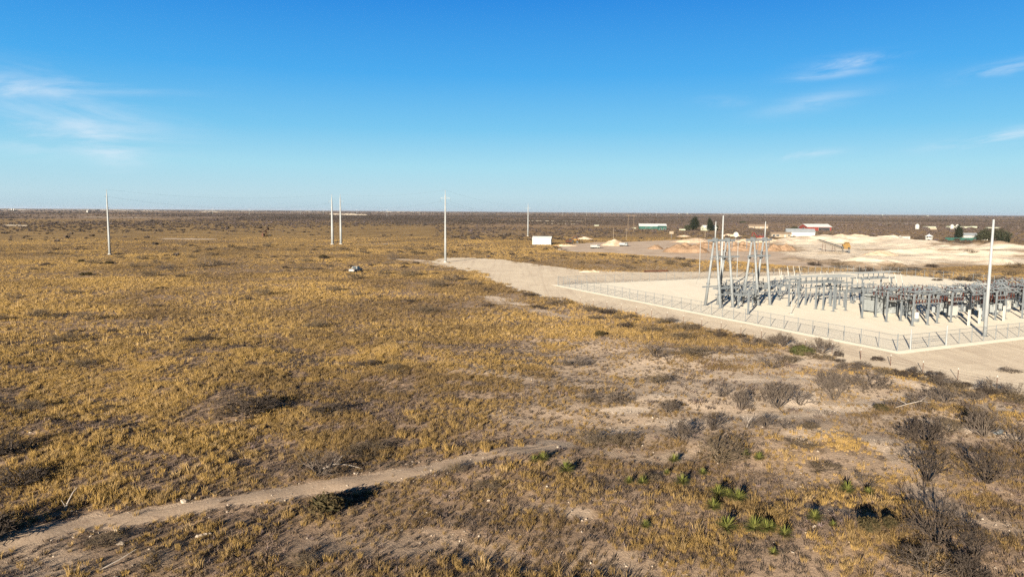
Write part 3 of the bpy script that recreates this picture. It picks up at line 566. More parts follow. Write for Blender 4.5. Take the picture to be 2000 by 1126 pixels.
NEAR_SHRUBS = [
 (1830, 1062, 'tall', 3.7, 'large leafless shrub with tall upright stems beside the bare path, bottom right corner', 1.05),
 (1885, 1128, 'dark', 3.2, 'dense dark shrub mass at the bottom edge below the tall upright shrub', 1.),
 (1805, 1118, 'open', 3.2, 'thin grey shrub at the bottom edge, left of the dense dark one', .9),
 (1812, 938, 'tall', 3.9, 'bushy leafless shrub left of the pair standing over golden grass near the right edge', .9),
 (1925, 942, 'tall', 3.6, 'leafless shrub leaning left over golden grass, right of the pair near the right edge', .95),
 (1688, 950, 'open', 2.2, 'small upright bare shrub with a green yucca at its foot', 1.05),
 (1806, 862, 'dark', 4.4, 'tall tangled dark brown shrub in front of the dead branch', 1.25),
 (1852, 842, 'tan', 3., 'pale brown shrub just right of the tallest tangled shrub', .8),
 (1922, 852, 'fan', 3.8, 'tall thin leafless shrub leaning left of the black rock at the right edge', 1.05),
 (1990, 868, 'open', 3.8, 'grey shrub cut by the right edge beside the black rock', 1.),
 (1793, 792, 'open', 2.8, 'small forked bare shrub behind the dead branch', 1.1),
 (1845, 785, 'fan', 3.6, 'wide grey shrub in the row behind the dead branch, middle of three', .7),
 (1905, 783, 'fan', 2.3, 'small round grey shrub behind the dead branch, right of three in a row', .8),
 (1700, 757, 'low', 6.2, 'widest dark grey shrub, spreading below the wire fence', .85),
 (1655, 722, 'low', 4.2, 'straggling grey shrub running up toward the wire fence from the widest shrub', .7),
 (1628, 780, 'fan', 4.4, 'round grey leafless shrub on golden grass left of the widest shrub', 1.1),
 (1562, 790, 'open', 3.2, 'upright forked grey shrub, right half of the pair left of the round grey shrub', 1.2),
 (1515, 796, 'fan', 4.6, 'bushy grey shrub, left half of the pair left of the round grey shrub', .85),
 (1508, 718, 'open', 4.2, 'dark forked bare shrub beside the white sand patch', 1.05),
 (1545, 708, 'tan', 3., 'low grey shrub behind the forked one by the white sand patch', .75),
 (1605, 690, 'fan', 4.2, 'grey shrub right of the olive green bush at the wire fence', .8),
 (1470, 672, 'low', 5.0, 'grey shrub against the wire fence left of the olive green bush', .75),
 (1530, 676, 'fan', 3.6, 'pale grey shrub directly left of the olive green bush', .9),
 (1410, 774, 'open', 3.2, 'two pronged bare shrub on the pale sand in mid field', .8),
 (1447, 800, 'fan', 2.4, 'thin dark shrub right of the two pronged one', 1.4),
 (1466, 836, 'open', 1.5, 'spindly grey sapling beside the sandy strip', 1.),
 (1495, 833, 'fan', 2.0, 'dark grey shrub on the sandy strip, left of the small forked one', .8),
 (1533, 836, 'open', 1.7, 'small forked shrub alone on the sandy strip', .95),
 (1582, 838, 'tan', 2.2, 'faint tan shrub at the right end of the sandy strip', .55),
 (1392, 840, 'tall', 2.3, 'purple grey upright shrub above the sandy strip', 1.0),
 (1330, 858, 'fan', 3.2, 'wide dark grey shrub above a band of bright golden grass', .75),
 (1408, 902, 'tan', 4.2, 'big rounded grey green shrub above the yuccas', 1.),
 (1305, 805, 'fan', 2.6, 'small dark shrub right of the white caliche patch', .75),
 (1207, 783, 'low', 4.4, 'olive grey shrub leaning right above the white caliche patch', .85),
 (1152, 782, 'low', 3.4, 'dark shrub with its shadow at lower left of the olive grey one', .8),
 (1282, 698, 'open', 5., 'umbrella shaped bare shrub in the golden grass toward the substation', .85),
 (1122, 712, 'low', 5.2, 'flat grey shrub left of the umbrella shaped one', .6),
 (1352, 694, 'tan', 5., 'low tan shrub right of the umbrella shaped one', .5),
 (1290, 748, 'tan', 3.2, 'grey tan shrub standing below the umbrella shaped one', .7),
 (1215, 868, 'tan', 3.0, 'grey brown shrub left of the three dark clumps above the yuccas', .6),
 (1160, 868, 'tan', 3.4, 'tan shrub among golden tufts behind the leftmost yuccas', .55),
 (488, 806, 'dark', 7., 'wide black brown thicket in the golden grass of the left field', .62),
 (640, 806, 'dark', 4.6, 'flat dark shrub with a long shadow right of the wide thicket', .45),
 (720, 716, 'dark', 4.2, 'dark shrub with a black shadow in the middle of the left field', .6),
 (765, 728, 'tan', 4., 'grey brushy shrub right of the shrub with the black shadow', .55),
 (625, 925, 'open', 4.6, 'pale branched bare tree like shrub by the dirt track', .75),
 (720, 885, 'tan', 4.4, 'grey brush with a long shadow above the dirt track', .4),
 (35, 945, 'dark', 5.2, 'dark thicket at the left edge above the dirt track', .6),
 (15, 885, 'dark', 5., 'black shadowed bush cut by the left edge', .7),
 (1905, 1085, 'tall', 2.4, 'dark twiggy shrub in the bottom right corner, right of the large upright one', 1.),
 (1780, 1095, 'dark', 2.6, 'short dark shrub in the bottom right corner, left of the large upright one', .9),
 (-55, 1062, 'dark', 6., 'dark thicket just past the left edge that shades the dirt track', .8),
 (388, 668, 'dark', 6., 'long low dark shrub in the upper left field', .4),
 (210, 800, 'dark', 3., 'small dark shrub with a shadow at left, above the golden tufts', .4),
 (160, 715, 'tan', 4., 'grey brown shrub at left in the golden field', .5),
 (55, 800, 'tan', 3.5, 'dull brown shrub near the left edge of the golden field', .5),
 (210, 1060, 'tan', 2.2, 'scraggly brown weed shrub below the dirt track at left', .5),
 (300, 1100, 'open', 2.6, 'fallen grey twiggy shrub below the dirt track near the bottom edge', .4),
 (590, 1105, 'tan', 2.2, 'twiggy brown shrub at the bottom edge, left of centre', .5),
 (950, 955, 'tan', 2.4, 'twiggy dark grass shrub below the end of the dirt track', .5),
 (890, 920, 'tan', 2., 'small brown shrub right at the end of the dirt track', .5),
 (1270, 940, 'tan', 2., 'brown twig shrub among the middle yuccas', .6),
 (1610, 915, 'tan', 3., 'flat olive shrub on the grassy hump at lower right', .3),
 (1560, 870, 'tan', 3.4, 'low arching shrub on the grassy hump at lower right', .25),
 (1880, 660+95, 'dark', 3., 'dark brown shrub along the wire fence, rightmost before the corner', .6),
 (1785, 728, 'dark', 2.6, 'dark brown round shrub at the foot of the wire fence', .7),
 (1825, 735, 'dark', 3.2, 'dark brown long shrub at the wire fence right of the round one', .6),
 (1715, 703, 'dark', 2.2, 'small dark shrub under the wire fence above the widest shrub', .7),
 (1637, 695, 'dark', 2., 'small rounded shrub touching the wire fence right of the olive green bush', 1.),
 (1942, 765, 'low', 5., 'spreading dark shrub at the fence near the right edge', .8),
 (1980, 772, 'open', 3.2, 'bare forked shrub at the fence beside the spreading dark one', .9),
 (1972, 725, 'low', 3.4, 'lone low shrub growing on the pale gravel by the right edge', .6),
 (1088, 595, 'low', 7., 'grey shrub at the left corner of the gravel pad', .7),
 (1035, 578, 'dark', 5., 'dark shrub on the edge of the gravel left of the pad corner', .5),
 (1185, 612, 'dark', 5.5, 'dark olive shrub beside the wire fence at its far end', .5),
 (1235, 620, 'dark', 3.6, 'low dark shrub touching the wire fence, second from its far end', .45),
 (1150, 607, 'tan', 4.4, 'grey shrub at the far end of the wire fence', .55),
 (1165, 624, 'tan', 4., 'dull shrub left of the fence posts', .4), (1340, 645, 'tan', 5., 'grey tan shrub below the middle of the wire fence', .5),
 (1330, 662, 'tan', 4., 'brown shrub below the middle of the wire fence, nearer the camera', .6), (1270, 648, 'tan', 4.4, 'dim brown shrub in the grass left of the middle of the wire fence', .45),
 (480, 586, 'dark', 4., 'small black bush in the left field beyond the long low shrub', .5),
 (408, 520, 'open', 11., 'broad grey mesquite thicket in the far left field', .75), (325, 524, 'low', 8., 'grey mesquite shrub left of the broad thicket', .6),
 (355, 480, 'open', 7., 'round grey mesquite bush on the grass below the white soil patch', .9), (765, 505, 'open', 7., 'rounded bare mesquite near the white pickup', .8),
 (885, 548, 'low', 9., 'grey brush at the tip of the gravel yard', .6), (925, 556, 'low', 7., 'grey brush right of the tip of the gravel yard', .6),
 (800, 540, 'tan', 7., 'grey tan brush right of the white pickup', .5), (850, 560, 'tan', 8., 'dull brush in the grass below the tip of the gravel yard', .5),
 (1590, 518, 'dark', 7., 'dark brush on the bank at the mouth of the quarry, leftmost', .6), (1640, 523, 'tan', 8., 'grey brush on the bank at the mouth of the quarry', .6), (1690, 531, 'dark', 9., 'wide dark brush row below the white quarry edge', .5), (1745, 530, 'tan', 8., 'grey brush below the middle of the white quarry edge', .7), (1785, 528, 'dark', 7., 'dark brush below the right part of the white quarry edge', .5), (1820, 522, 'dark', 6., 'dark brush clump right under the quarry edge left of the tall front mast', .6),
 (1840, 534, 'dark', 5., 'dark bush in the golden strip behind the switchgear, higher of two', .6), (1832, 548, 'dark', 4., 'dark bush in the golden strip behind the switchgear, lower of two', .5), (1888, 548, 'dark', 9., 'long dark brush strip left of the tall front mast', .4), (1955, 550, 'dark', 8., 'long dark brush strip right of the tall front mast', .5), (1975, 538, 'tan', 6., 'brown brush in the golden strip by the right edge', .6), (1895, 500, 'tan', 8., 'round brown brush on the quarry floor left of the tall front mast', .8), (1985, 523, 'tan', 7., 'dull brush beyond the golden strip at the right edge', .6),
]
for k in range(22):
    t = k/21; px_ = 1290+t*690+_sr.uniform(-14, 14); py_ = float(np.interp(px_, [1250, 1340, 1440, 1540, 1640, 1760, 1880, 2010], [614, 633, 653, 679, 703, 729, 753, 779]))+_sr.uniform(1, 13)
    shrub(px_, py_, _sr.choice(('tan', 'dark', 'fan', 'tan')), _sr.uniform(1.8, 3.4), 'grey brown brush in the ragged line growing along the wire fence', 'brush line along the wire fence', _sr.uniform(.45, .85))
for r in NEAR_SHRUBS: shrub(r[0], r[1], r[2], r[3], r[4], None, r[5])
for x, y, k, s, lb, q in ((640, 1000, 'juniper', 3.3, 'dark rounded evergreen bush casting a shadow across the dirt track', .75), (1700, 1040, 'juniper', 1.8, 'black green upright bush beside the path, larger of two', 1.4),
        (1740, 1030, 'juniper', 1.4, 'black green small bush beside the path, smaller of two', 1.), (1567, 692, 'green', 4.2, 'olive green rounded bush at the wire fence', .8), (1170, 656, 'juniper', 2.2, 'single dark green bush in the golden grass toward the substation', .9),
        (1725, 802, 'juniper', 1.9, 'dark evergreen bush at the left tip of the dead branch', .9), (160, 512, 'juniper', 4., 'black bush left of the lone pole', .5), (212, 515, 'juniper', 4., 'black bush at the foot of the lone left pole', .5),
        (165, 537, 'juniper', 5., 'flat dark bush below the lone left pole', .4), (808, 494, 'juniper', 4., 'black bush between the white pickup and the middle pole', .5), (632, 504, 'juniper', 6., 'black brush left of the white pickup', .5),
        (1415, 488+2, 'juniper', 4., 'dark bush near the rubble bank behind the steel frames', .5)):
    shrub(x, y, k, s, lb, None, q)
GEN = [('open', 'leafless grey mesquite shrub scattered across the distant golden grassland', 'mesquite shrubs scattered across the distant grassland'), ('tan', 'pale brown brushy shrub scattered across the distant golden grassland', 'pale brown shrubs scattered across the distant grassland'),
       ('dark', 'low black brown bush scattered across the distant golden grassland', 'black brown bushes scattered across the distant grassland')]
def scatter_shrubs():
    X, Y, u = cloud(5200, 120, 430, 31, 37); px, py = PX(X, Y, 0.); k = off_sheets(X, Y, 4.) & (bareness(X, Y) < .3) & (u < .085+.18*(N2(X, Y, 30.) > .62)) & (px > -30) & (px < 2030)
    n = 0
    for x, y, a in zip(px[k], py[k], u[k]):
        t = GEN[_sr.choice((0, 1, 1, 2, 2, 2))]; shrub(x, y, t[0], _sr.uniform(2.2, 6.) if t[0] != 'dark' else _sr.uniform(1.6, 4.2), t[1], t[2], _sr.uniform(.4, .75)); n += 1
        if n >= 250: break
scatter_shrubs()
def far_scrub():
    cl = [np_mesh('scrub_clump', *leaf_blob(700+s, 110, 1.5, 1.5, .75, .45, .32, 5), MAT['scrub']) for s in range(5)]; col = proto_col('scrub_clump', cl); rn = np.random.default_rng(3)
    X, Y, u = cloud(235000, 230, 3800, 33, 45); r = np.hypot(X, Y); px, py = PX(X, Y, 0.)
    dens = np.clip((r-330)/1100, .04, 1)*np.clip((N1(X, Y, 95.)*.4+N2(X, Y, 420.)*.9-.45)*2.8, .03, 1); dens = np.where((px > 850) & (r < 900), np.maximum(dens, .75*(N1(X, Y, 60.) > .3)*(r > 500)), dens)
    k = (u < dens) & off_sheets(X, Y, 3.) & (bareness(X, Y) < .3)
    for P in KEEP_CLEAR: k &= np.hypot(X-P[0], Y-P[1]) > P[2]
    X, Y, r = X[k], Y[k], r[k]
    X2, Y2, u2 = cloud(12400, 3800, 15000, 35, 45); k2 = N1(X2, Y2, 1500.) > .35; X2, Y2 = X2[k2], Y2[k2]; scatter('scrub', 'dark brush and low trees along the far horizon', 'scrub', X2, Y2, X2*0-.2, rn.lognormal(1.3, .35, len(X2)), .5+.5*N2(X2, Y2, 900.), col, 5, 19)
    scatter('scrub', 'brown desert brush covering the plain out to the horizon', 'scrub', X, Y, X*0-.1, rn.lognormal(-.2, .35, len(X))*(1+r/4000), -.1+1.*N1(X, Y, 420.)+.35*N3(X, Y, 90.), col, 5, 9)

# ------------------------------------------------------------------ transmission poles and wires
KEEP_CLEAR = []
def trans_pole(px, py_base, py_top, r0, r1, label, arms, rz=0., foot=1., group='steel transmission poles'):
    p = onG(px, py_base); d = p.y; H = (py_base-py_top)*math.hypot(p.x*0, d)/F*1.0
    root = empty('transmission_pole', p, rz, label, 'utility pole', group)
    m = MB(); m.lathe((0, 0, 0), [(r0, .4), (r0*.8+r1*.2, H*.3), (r0*.35+r1*.65, H*.72), (r1, H*.93), (r1*.55, H*.945), (r1*.5, H)], 12); m.build('shaft', MAT['pole'], root, True)
    MB().lathe((0, 0, 0), [(r0*1.5*foot, -.3), (r0*1.5*foot, .35), (r0*1.3*foot, .5)], 14).build('foundation', MAT['concrete'], root)
    pts = []
    for (z, x, kind) in arms:
        if kind == 'arm':
            m = MB(); m.bar((0, 0, z+.55), (x, 0, z+.1), .08); m.bar((0, 0, z-.2), (x*.95, 0, z+.02), .05); m.build('davit_arm', MAT['pole'], root)
            i = MB().stack((x, 0, z-1.15), 1.2, .06, 8).build('insulator', MAT['porcelain_grey'], root); pts.append((x, 0, z-1.2))
        elif kind == 'post':
            m = MB(); s = 1 if x > 0 else -1
            m.tube((0, 0, z), (x, 0, z+.25), .06, .05); 
            for q in range(5): m.tube((x*(.3+.13*q), 0, z+.1+.03*q), (x*(.34+.13*q), 0, z+.11+.03*q), .09, .09)
            m.build('insulator', MAT['porcelain_grey'], root); pts.append((x, 0, z+.3))
        else: pts.append((0, 0, H))
    KEEP_CLEAR.append((p.x, p.y, 6))
    return root, [Matrix.Rotation(rz, 3, 'Z') @ Vector(q)+p for q in pts], H
ARMS = [(24.8, -1.9, 'arm'), (24.8, 1.9, 'arm'), (20.2, -.95, 'post'), (15.6, -.95, 'post'), (0, 0, 'top')]
P_mid, W_mid, H_mid = trans_pole(870, 512, 372, .46, .2, 'tall white steel pole with arms standing at the tip of the gravel yard', ARMS, rad(-4))
P_pr, W_pr, _ = trans_pole(666, 477, 380, .72, .24, 'right one of two thick steel poles standing close together', [(25., 1.9, 'arm'), (20.3, 1.1, 'post'), (15.8, 1.1, 'post'), (0, 0, 'top')], rad(10))
P_pl, W_pl, _ = trans_pole(649.5, 477.5, 380, .8, .24, 'left one of two thick steel poles standing close together', [(25., -1.9, 'arm'), (20.3, -1.1, 'post'), (15.8, -1.1, 'post'), (0, 0, 'top')], rad(10))
P_l, W_l, _ = trans_pole(214.5, 497, 371, .52, .2, 'lone slim steel pole standing in the grass far left', [(25., -.8, 'post'), (20.2, .9, 'post'), (15.6, .9, 'post'), (0, 0, 'top')], rad(15))
P_f, W_f, _ = trans_pole(1031, 461, 397, .55, .22, 'distant steel pole with arms beside the white shed', [(22.5, -2.6, 'arm'), (22.5, 2.6, 'arm'), (18.5, -1.2, 'post'), (14.5, -1.2, 'post'), (0, 0, 'top')], rad(-6))
def wire(a, b, sag, r, label, name='power_line'):
    a, b = Vector(a), Vector(b); n = 28; pts = [a.lerp(b, i/n)-Vector((0, 0, sag*4*(i/n)*(1-i/n))) for i in range(n+1)]
    return tag(MB().path(pts, r, 5).build(name, MAT['steel_dark']), label, 'power line', 'conductors strung between the steel poles')
wire(W_mid[0], W_pr[0], 2.5, .015, 'upper conductor sagging from the middle pole to the pair of thick poles')
wire(W_mid[2], W_pr[1], 2.5, .015, 'second conductor from the middle pole to the pair of thick poles')
wire(W_mid[3], W_pr[2], 2.5, .015, 'lowest conductor from the middle pole to the pair of thick poles')
wire(W_mid[4], W_pr[3], 1.6, .012, 'thin shield wire from the middle pole top to the pair of thick poles')
wire(W_mid[1], W_f[1], 4., .015, 'upper conductor descending from the middle pole to the distant pole')
wire(W_mid[0]+Vector((0, 0, .01)), W_f[0], 4., .015, 'left upper conductor from the middle pole to the distant pole')
wire(W_mid[4]+Vector((0, 0, -.01)), W_f[4], 3., .012, 'thin shield wire from the middle pole top to the distant pole')
wire(W_pl[0], W_l[0], 4., .015, 'upper conductor from the pair of thick poles to the lone left pole')
wire(W_pl[3], W_l[3], 3., .012, 'thin shield wire from the pair of thick poles to the lone left pole')

# ------------------------------------------------------------------ substation
def lightning_mast(loc, H, r0, r1, label):
    root = empty('lightning_mast', loc, 0, label, 'mast', 'tall lightning masts of the substation')
    MB().lathe((0, 0, 0), [(r0, .12), (r0*.55+r1*.45, H*.5), (r1, H-.08), (r1*.6, H)], 14).build('shaft', MAT['pole'], root, True)
    MB().lathe((0, 0, 0), [(r0*1.7, -.1), (r0*1.7, .08)], 14).build('base_plate', MAT['steel'], root)
p = G(1923, 657); lightning_mast((p.x, p.y, .07), 19.2, .31, .17, 'tall plain steel mast by the front fence at the right')
p = G(1407, 572); lightning_mast((p.x, p.y, .07), 19.3, .31, .17, 'tall plain steel mast rising behind the left steel frame')
def dead_end(loc, mirror, label):
    root = empty('dead_end_tower', loc, SUBROT, label, 'steel frame', 'steel dead end frames of the substation'); sp, dp, H = 3.4, 4.7, 14.2
    for x in (0, sp):
        for y0, y1 in ((0, 2.0), (dp, 2.7)):
            m = MB(); P0, P1 = Vector((x, y0, .1)), Vector((x, y1, H)); m.tube(P0, P1, .33, .2, 12)
            lg = m.build('leg', MAT['leg'], root, True)
            fl = MB()
            for t in (.335, .72):
                q = P0.lerp(P1, t); d = (P1-P0).normalized(); fl.tube(q-d*.1, q+d*.1, .43, .43, 12)
            fl.box((x, y0, .08), (.9, .9, .12)); fl.build('flange', MAT['steel'], lg)
            MB().lathe((x, y0, 0), [(.6, -.2), (.6, .06)], 12).build('foundation', MAT['concrete'], root)
    m = MB(); m.bar((-1.9, 2.35, H-.05), (sp+1.9, 2.35, H-.05), .42, .5)
    for x in (0, sp): m.box((x, 2.35, H), (.5, 1.1, .9))
    m.build('crossbeam', MAT['steel'], root)
    o = -1.6 if mirror else 0.
    m = MB(); m.bar((-.4+o, 1.55, 10.7), (sp+2.6+o, 1.55, 10.7), .3, .32); m.bar((-.3, 3.2, 10.7), (sp+.3, 3.2, 10.7), .22, .25)
    m.build('crossbeam', MAT['steel'], root)
    m = MB(); m.bar((-1.6, .6, 4.2), (sp+1.6, .6, 4.2), .28, .3); m.bar((-1.6, dp-.7, 4.2), (sp+1.6, dp-.7, 4.2), .24, .26); m.bar((-1.2, .3, 2.9), (sp+4.6, .3, 2.9), .22, .22)
    m.build('crossbeam', MAT['steel'], root)
    x = sp if mirror else 0.
    MB().lathe((x, 2.35, H+.3), [(.16, 0), (.14, 2.), (.09, 3.5), (.05, 3.7)], 10).build('spike', MAT['pole'], root, True)
    for x in (-1.5, sp*.5, sp+1.5):
        MB().stack((x, 2.6, H-1.9), 1.6, .13, 9).build('insulator', MAT['porcelain_grey'], root)
    for x in (.4, 1.7, 3.):
        m = MB(); m.stack((x, 1.5, 11.), 1.1, .12, 7); m.tube((x, 1.5, 9.4), (x, 1.5, 10.5), .05); m.build('arrester', MAT['porcelain_grey'], root)
    m = MB()
    for x in (-1.5, sp*.5, sp+1.5): m.path([(x, 2.6, H-1.9), (x+.2, 4.6, 8.5), (x, 6.2, 4.6)], .02, 5)
    m.build('jumper_wire', MAT['steel_dark'], root)
def at_px(px, py, z=.07): q = G(px, py, z); return (q.x, q.y, z)
dead_end(at_px(1407, 602), False, 'left steel frame of paired leaning legs with a spike on its left side')
dead_end(at_px(1481, 597), True, 'right steel frame of paired leaning legs with a spike on its right side')
def disconnect(loc, label, group, h=2.9, wdt=5., openb=True, rz=0.):
    root = empty('disconnect_switch', loc, SUBROT+rz, label, 'switch', group)
    for x in (-wdt*.4, wdt*.4):
        m = MB(); m.box((x, 0, h/2), (.2, .2, h)); m.box((x, 0, .04), (.6, .6, .08)); m.build('column', MAT['steel'], root)
    m = MB(); m.bar((-wdt/2, -.75, h), (wdt/2, -.75, h), .2, .24); m.bar((-wdt/2, .75, h), (wdt/2, .75, h), .2, .24)
    for x in (-wdt*.4, wdt*.4): m.bar((x, -.9, h-.2), (x, .9, h-.2), .16, .2)
    m.build('beam', MAT['steel'], root)
    for x in (-wdt*.4, 0, wdt*.4):
        for y in (-.75, .75): MB().stack((x, y, h+.12), 1.15, .13, 7).build('insulator', MAT['porcelain_grey'], root)
        m = MB()
        if openb: m.tube((x, -.75, h+1.35), (x+.05, -.05, h+3.4), .07, .05)
        else: m.tube((x, -.9, h+1.35), (x, .9, h+1.35), .06)
        m.build('blade', MAT['white'] if openb else MAT['steel'], root)
    m = MB(); m.tube((-wdt*.4+.25, -.2, .9), (-wdt*.4+.25, -.2, h), .04); m.box((-wdt*.4+.28, -.25, 1.), (.3, .25, .45)); m.build('drive_box', MAT['cabinet'], root)
    return root
DSG = 'disconnect switches between the steel frames'
d0 = disconnect(S(45.5, 14.), 'closed three pole switch stand directly right of the left steel frame', DSG, openb=False)
for (a, b, lb) in ((50.5, 14.2, 'closed switch stand second back in the row between the two steel frames'), (55., 17.6, 'closed switch stand third back in the row between the two steel frames'),
                   (53., 26.6, 'closed switch stand just right of the right steel frame'), (59., 21.5, 'closed switch stand behind the right steel frame'), (60.5, 25., 'closed switch stand far behind both steel frames')):
    place(copy_tree(d0), S(a, b), SUBROT, lb, DSG)
OPG = 'open switches with raised white blades'
d1 = disconnect(S(57., 33.), 'open switch with three raised white blades behind the middle of the yard', OPG, 3.4, 5.)
for (a, b, lb) in ((48., 40.5, 'open switch with raised white blades beside the tall bus frame'), (41.5, 44., 'open switch with raised white blades left of the transformer'), (37.5, 49.5, 'open switch with raised white blades behind the transformer'), (52.5, 26.+7, 'open switch with raised white blades nearest to the right steel frame'), (63., 46., 'open switch with raised white blades at the back of the yard')):
    place(copy_tree(d1), S(a, b), SUBROT, lb, OPG)
def bus_support(loc, h, label, group, T=1.6, ins=True):
    root = empty('bus_support', loc, SUBROT, label, 'support post', group)
    m = MB(); m.box((0, 0, h/2), (.3, .3, h)); m.box((0, 0, .04), (.65, .65, .08)); m.build('column', MAT['steel'], root)
    m = MB(); m.bar((-T, 0, h), (T, 0, h), .2, .22); m.build('arm', MAT['steel'], root)
    if ins:
        for x in (-T*.9, 0, T*.9): MB().stack((x, 0, h+.1), 1.0, .12, 6).build('insulator', MAT['porcelain_grey'], root)
    return root
BSG = 'single steel bus support posts'
b0 = bus_support(at_px(1461, 613), 4.6, 'single steel post with a short arm in front of the right steel frame', BSG)
for (px, py, lb) in ((1573, 595, 'short steel post right of the twin front columns'), (1621.6, 597, 'short steel post in the middle of the yard'), (1592.8, 603, 'lone front steel post with arm in the middle of the yard'), (1692.4, 605.5, 'steel post with arm closest to the left side of the transformer')):
    o = place(copy_tree(b0), at_px(px, py), SUBROT, lb, BSG); o.scale = (1, 1, .8 if py < 600 else 1.)
tg = empty('lamp_post', at_px(1545, 613), 0, 'thin short post standing alone on the pale gravel left of the bus frames', 'post'); MB().tube((0, 0, 0), (0, 0, 4.3), .05, .04).build('shaft', MAT['pole'], tg); MB().box((0, 0, 4.4), (.25, .3, .2)).build('lamp_head', MAT['cabinet'], tg); MB().box((0, 0, .06), (.8, .8, .14)).build('foundation', MAT['concrete'], tg)
def portal(a, b, length, h, mids, label, depth=2.6):
    root = empty('bus_gantry', S(a, b), SUBROT, label, 'steel frame', 'steel bus frames in the middle of the yard')
    for x in mids:
        for y in (0, depth):
            m = MB(); m.box((x, y, h/2), (.26, .26, h)); m.box((x, y, .04), (.75, .75, .08)); m.build('column', MAT['steel'], root)
    m = MB()
    for y in (0, depth): m.bar((-.6, y, h), (length+.6, y, h), .2, .26)
    for k in range(int(length/1.6)+1): m.bar((k*1.6, 0, h-.03), (k*1.6, depth, h-.03), .06, .08)
    m.build('beam', MAT['steel'], root)
    for k in range(3):
        y = -.1+depth*k/2; m = MB(); m.tube((-2.5, y, h+1.25), (length+2.5, y, h+1.25), .07, .07, 8); m.build('bus_tube', MAT['pole'], root)
        for j in range(max(2, int(length/3.2))):
            x = length*(j+.5)/max(2, int(length/3.2)); MB().stack((x, y, h+.15), 1.05, .13, 7).build('insulator', MAT['porcelain_grey'], root)
    return root
portal(41.3, 24.8, 13., 5.2, (0, 12.4), 'long low bus frame on four columns right of the steel frames')
portal(34., 26.8, 4.4, 5.8, (0, 3.6), 'tall short bus frame left of the transformer')
portal(38., 34.8, 9., 3.2, (0, 8.5), 'low bus frame between the tall short one and the transformer')
portal(40., 42.6, 10., 5.6, (0, 9.5), 'bus frame rising behind the transformer')
def thin_post(a, b, h, label):
    o = empty('insulator_post', S(a, b), SUBROT, label, 'support post', 'slim insulator posts in the middle of the yard'); MB().tube((0, 0, 0), (0, 0, h*.6), .11, .1).build('column', MAT['steel'], o)
    MB().stack((0, 0, h*.6), h*.28, .13, 8).build('insulator', MAT['porcelain_grey'], o); MB().tube((-1.1, 0, h*.9), (1.1, 0, h*.9), .05).build('bus_tube', MAT['pole'], o); return o
for a, b, h, lb in ((47., 30., 6., 'slim post with a cross tube first behind the long low frame'), (52., 37., 5.4, 'slim post with a cross tube by the open switch at the back'), (58., 43., 6., 'slim post with a cross tube at the far back of the yard'), (50., 46., 5.6, 'slim post with a cross tube straight behind the tall bus frame'), (46., 33.5, 4.4, 'short slim post behind the long low frame'), (60., 28., 5., 'slim post far behind the right steel frame'), (66., 36., 5.5, 'farthest slim post near the back fence'), (36., 41., 6.2, 'slim post standing just left of the transformer bushings')): thin_post(a, b, h, lb)
def transformer():
    root = empty('power_transformer', S(27.2, 31.4), SUBROT, 'large grey transformer with radiators on its left and a control box', 'transformer')
    m = MB(); m.box((3., 1.6, 2.2), (3., 2.6, 3.8)); m.box((3., 1.6, .25), (3.5, 3.2, .4)); m.box((3., 1.6, 4.16), (3.2, 2.8, .14)); m.build('tank', MAT['cabinet'], root)
    for k in range(4):
        m = MB()
        for q in range(5): m.box((.5+.0*q, .25+k*.78+q*.13, 2.3), (1.5, .05, 3.5))
        m.tube((1.3, .5+k*.78, 3.8), (1.6, .5+k*.78, 3.8), .09); m.tube((1.3, .5+k*.78, .9), (1.6, .5+k*.78, .9), .09); m.build('radiator', MAT['cabinet'], root)
    m = MB(); m.box((4.4, -.25, 2.95), (1.7, .9, 1.5)); bx = m.build('control_box', MAT['white'], root)
    MB().box((4.4, -.72, 2.95), (1.4, .03, 1.2)).build('door', MAT['cabinet'], bx)
    m = MB(); m.box((5.2, 1., 1.1), (2.2, 2.2, 2.0)); m.box((4.0, -.3, .9), (1.5, .7, 1.5)); m.build('cable_box', MAT['cabinet'], root)
    m = MB(); m.tube((1.9, 2.6, 4.9), (4.7, 2.6, 4.9), .45, .45, 14); m.build('conservator', MAT['cabinet'], root)
    for x in (2., 3., 4.):
        MB().stack((x, 1.2, 4.25), 1.3, .17, 8).build('bushing', MAT['porcelain_brown'], root)
        m = MB(); m.path([Vector((x+1.9*t, 1.2-.2*t, 5.5+1.6*math.sin(t*math.pi)*.62-.6*t)) for t in [i/10 for i in range(11)]], .05); m.build('cable', MAT['rubber'], root)
transformer()
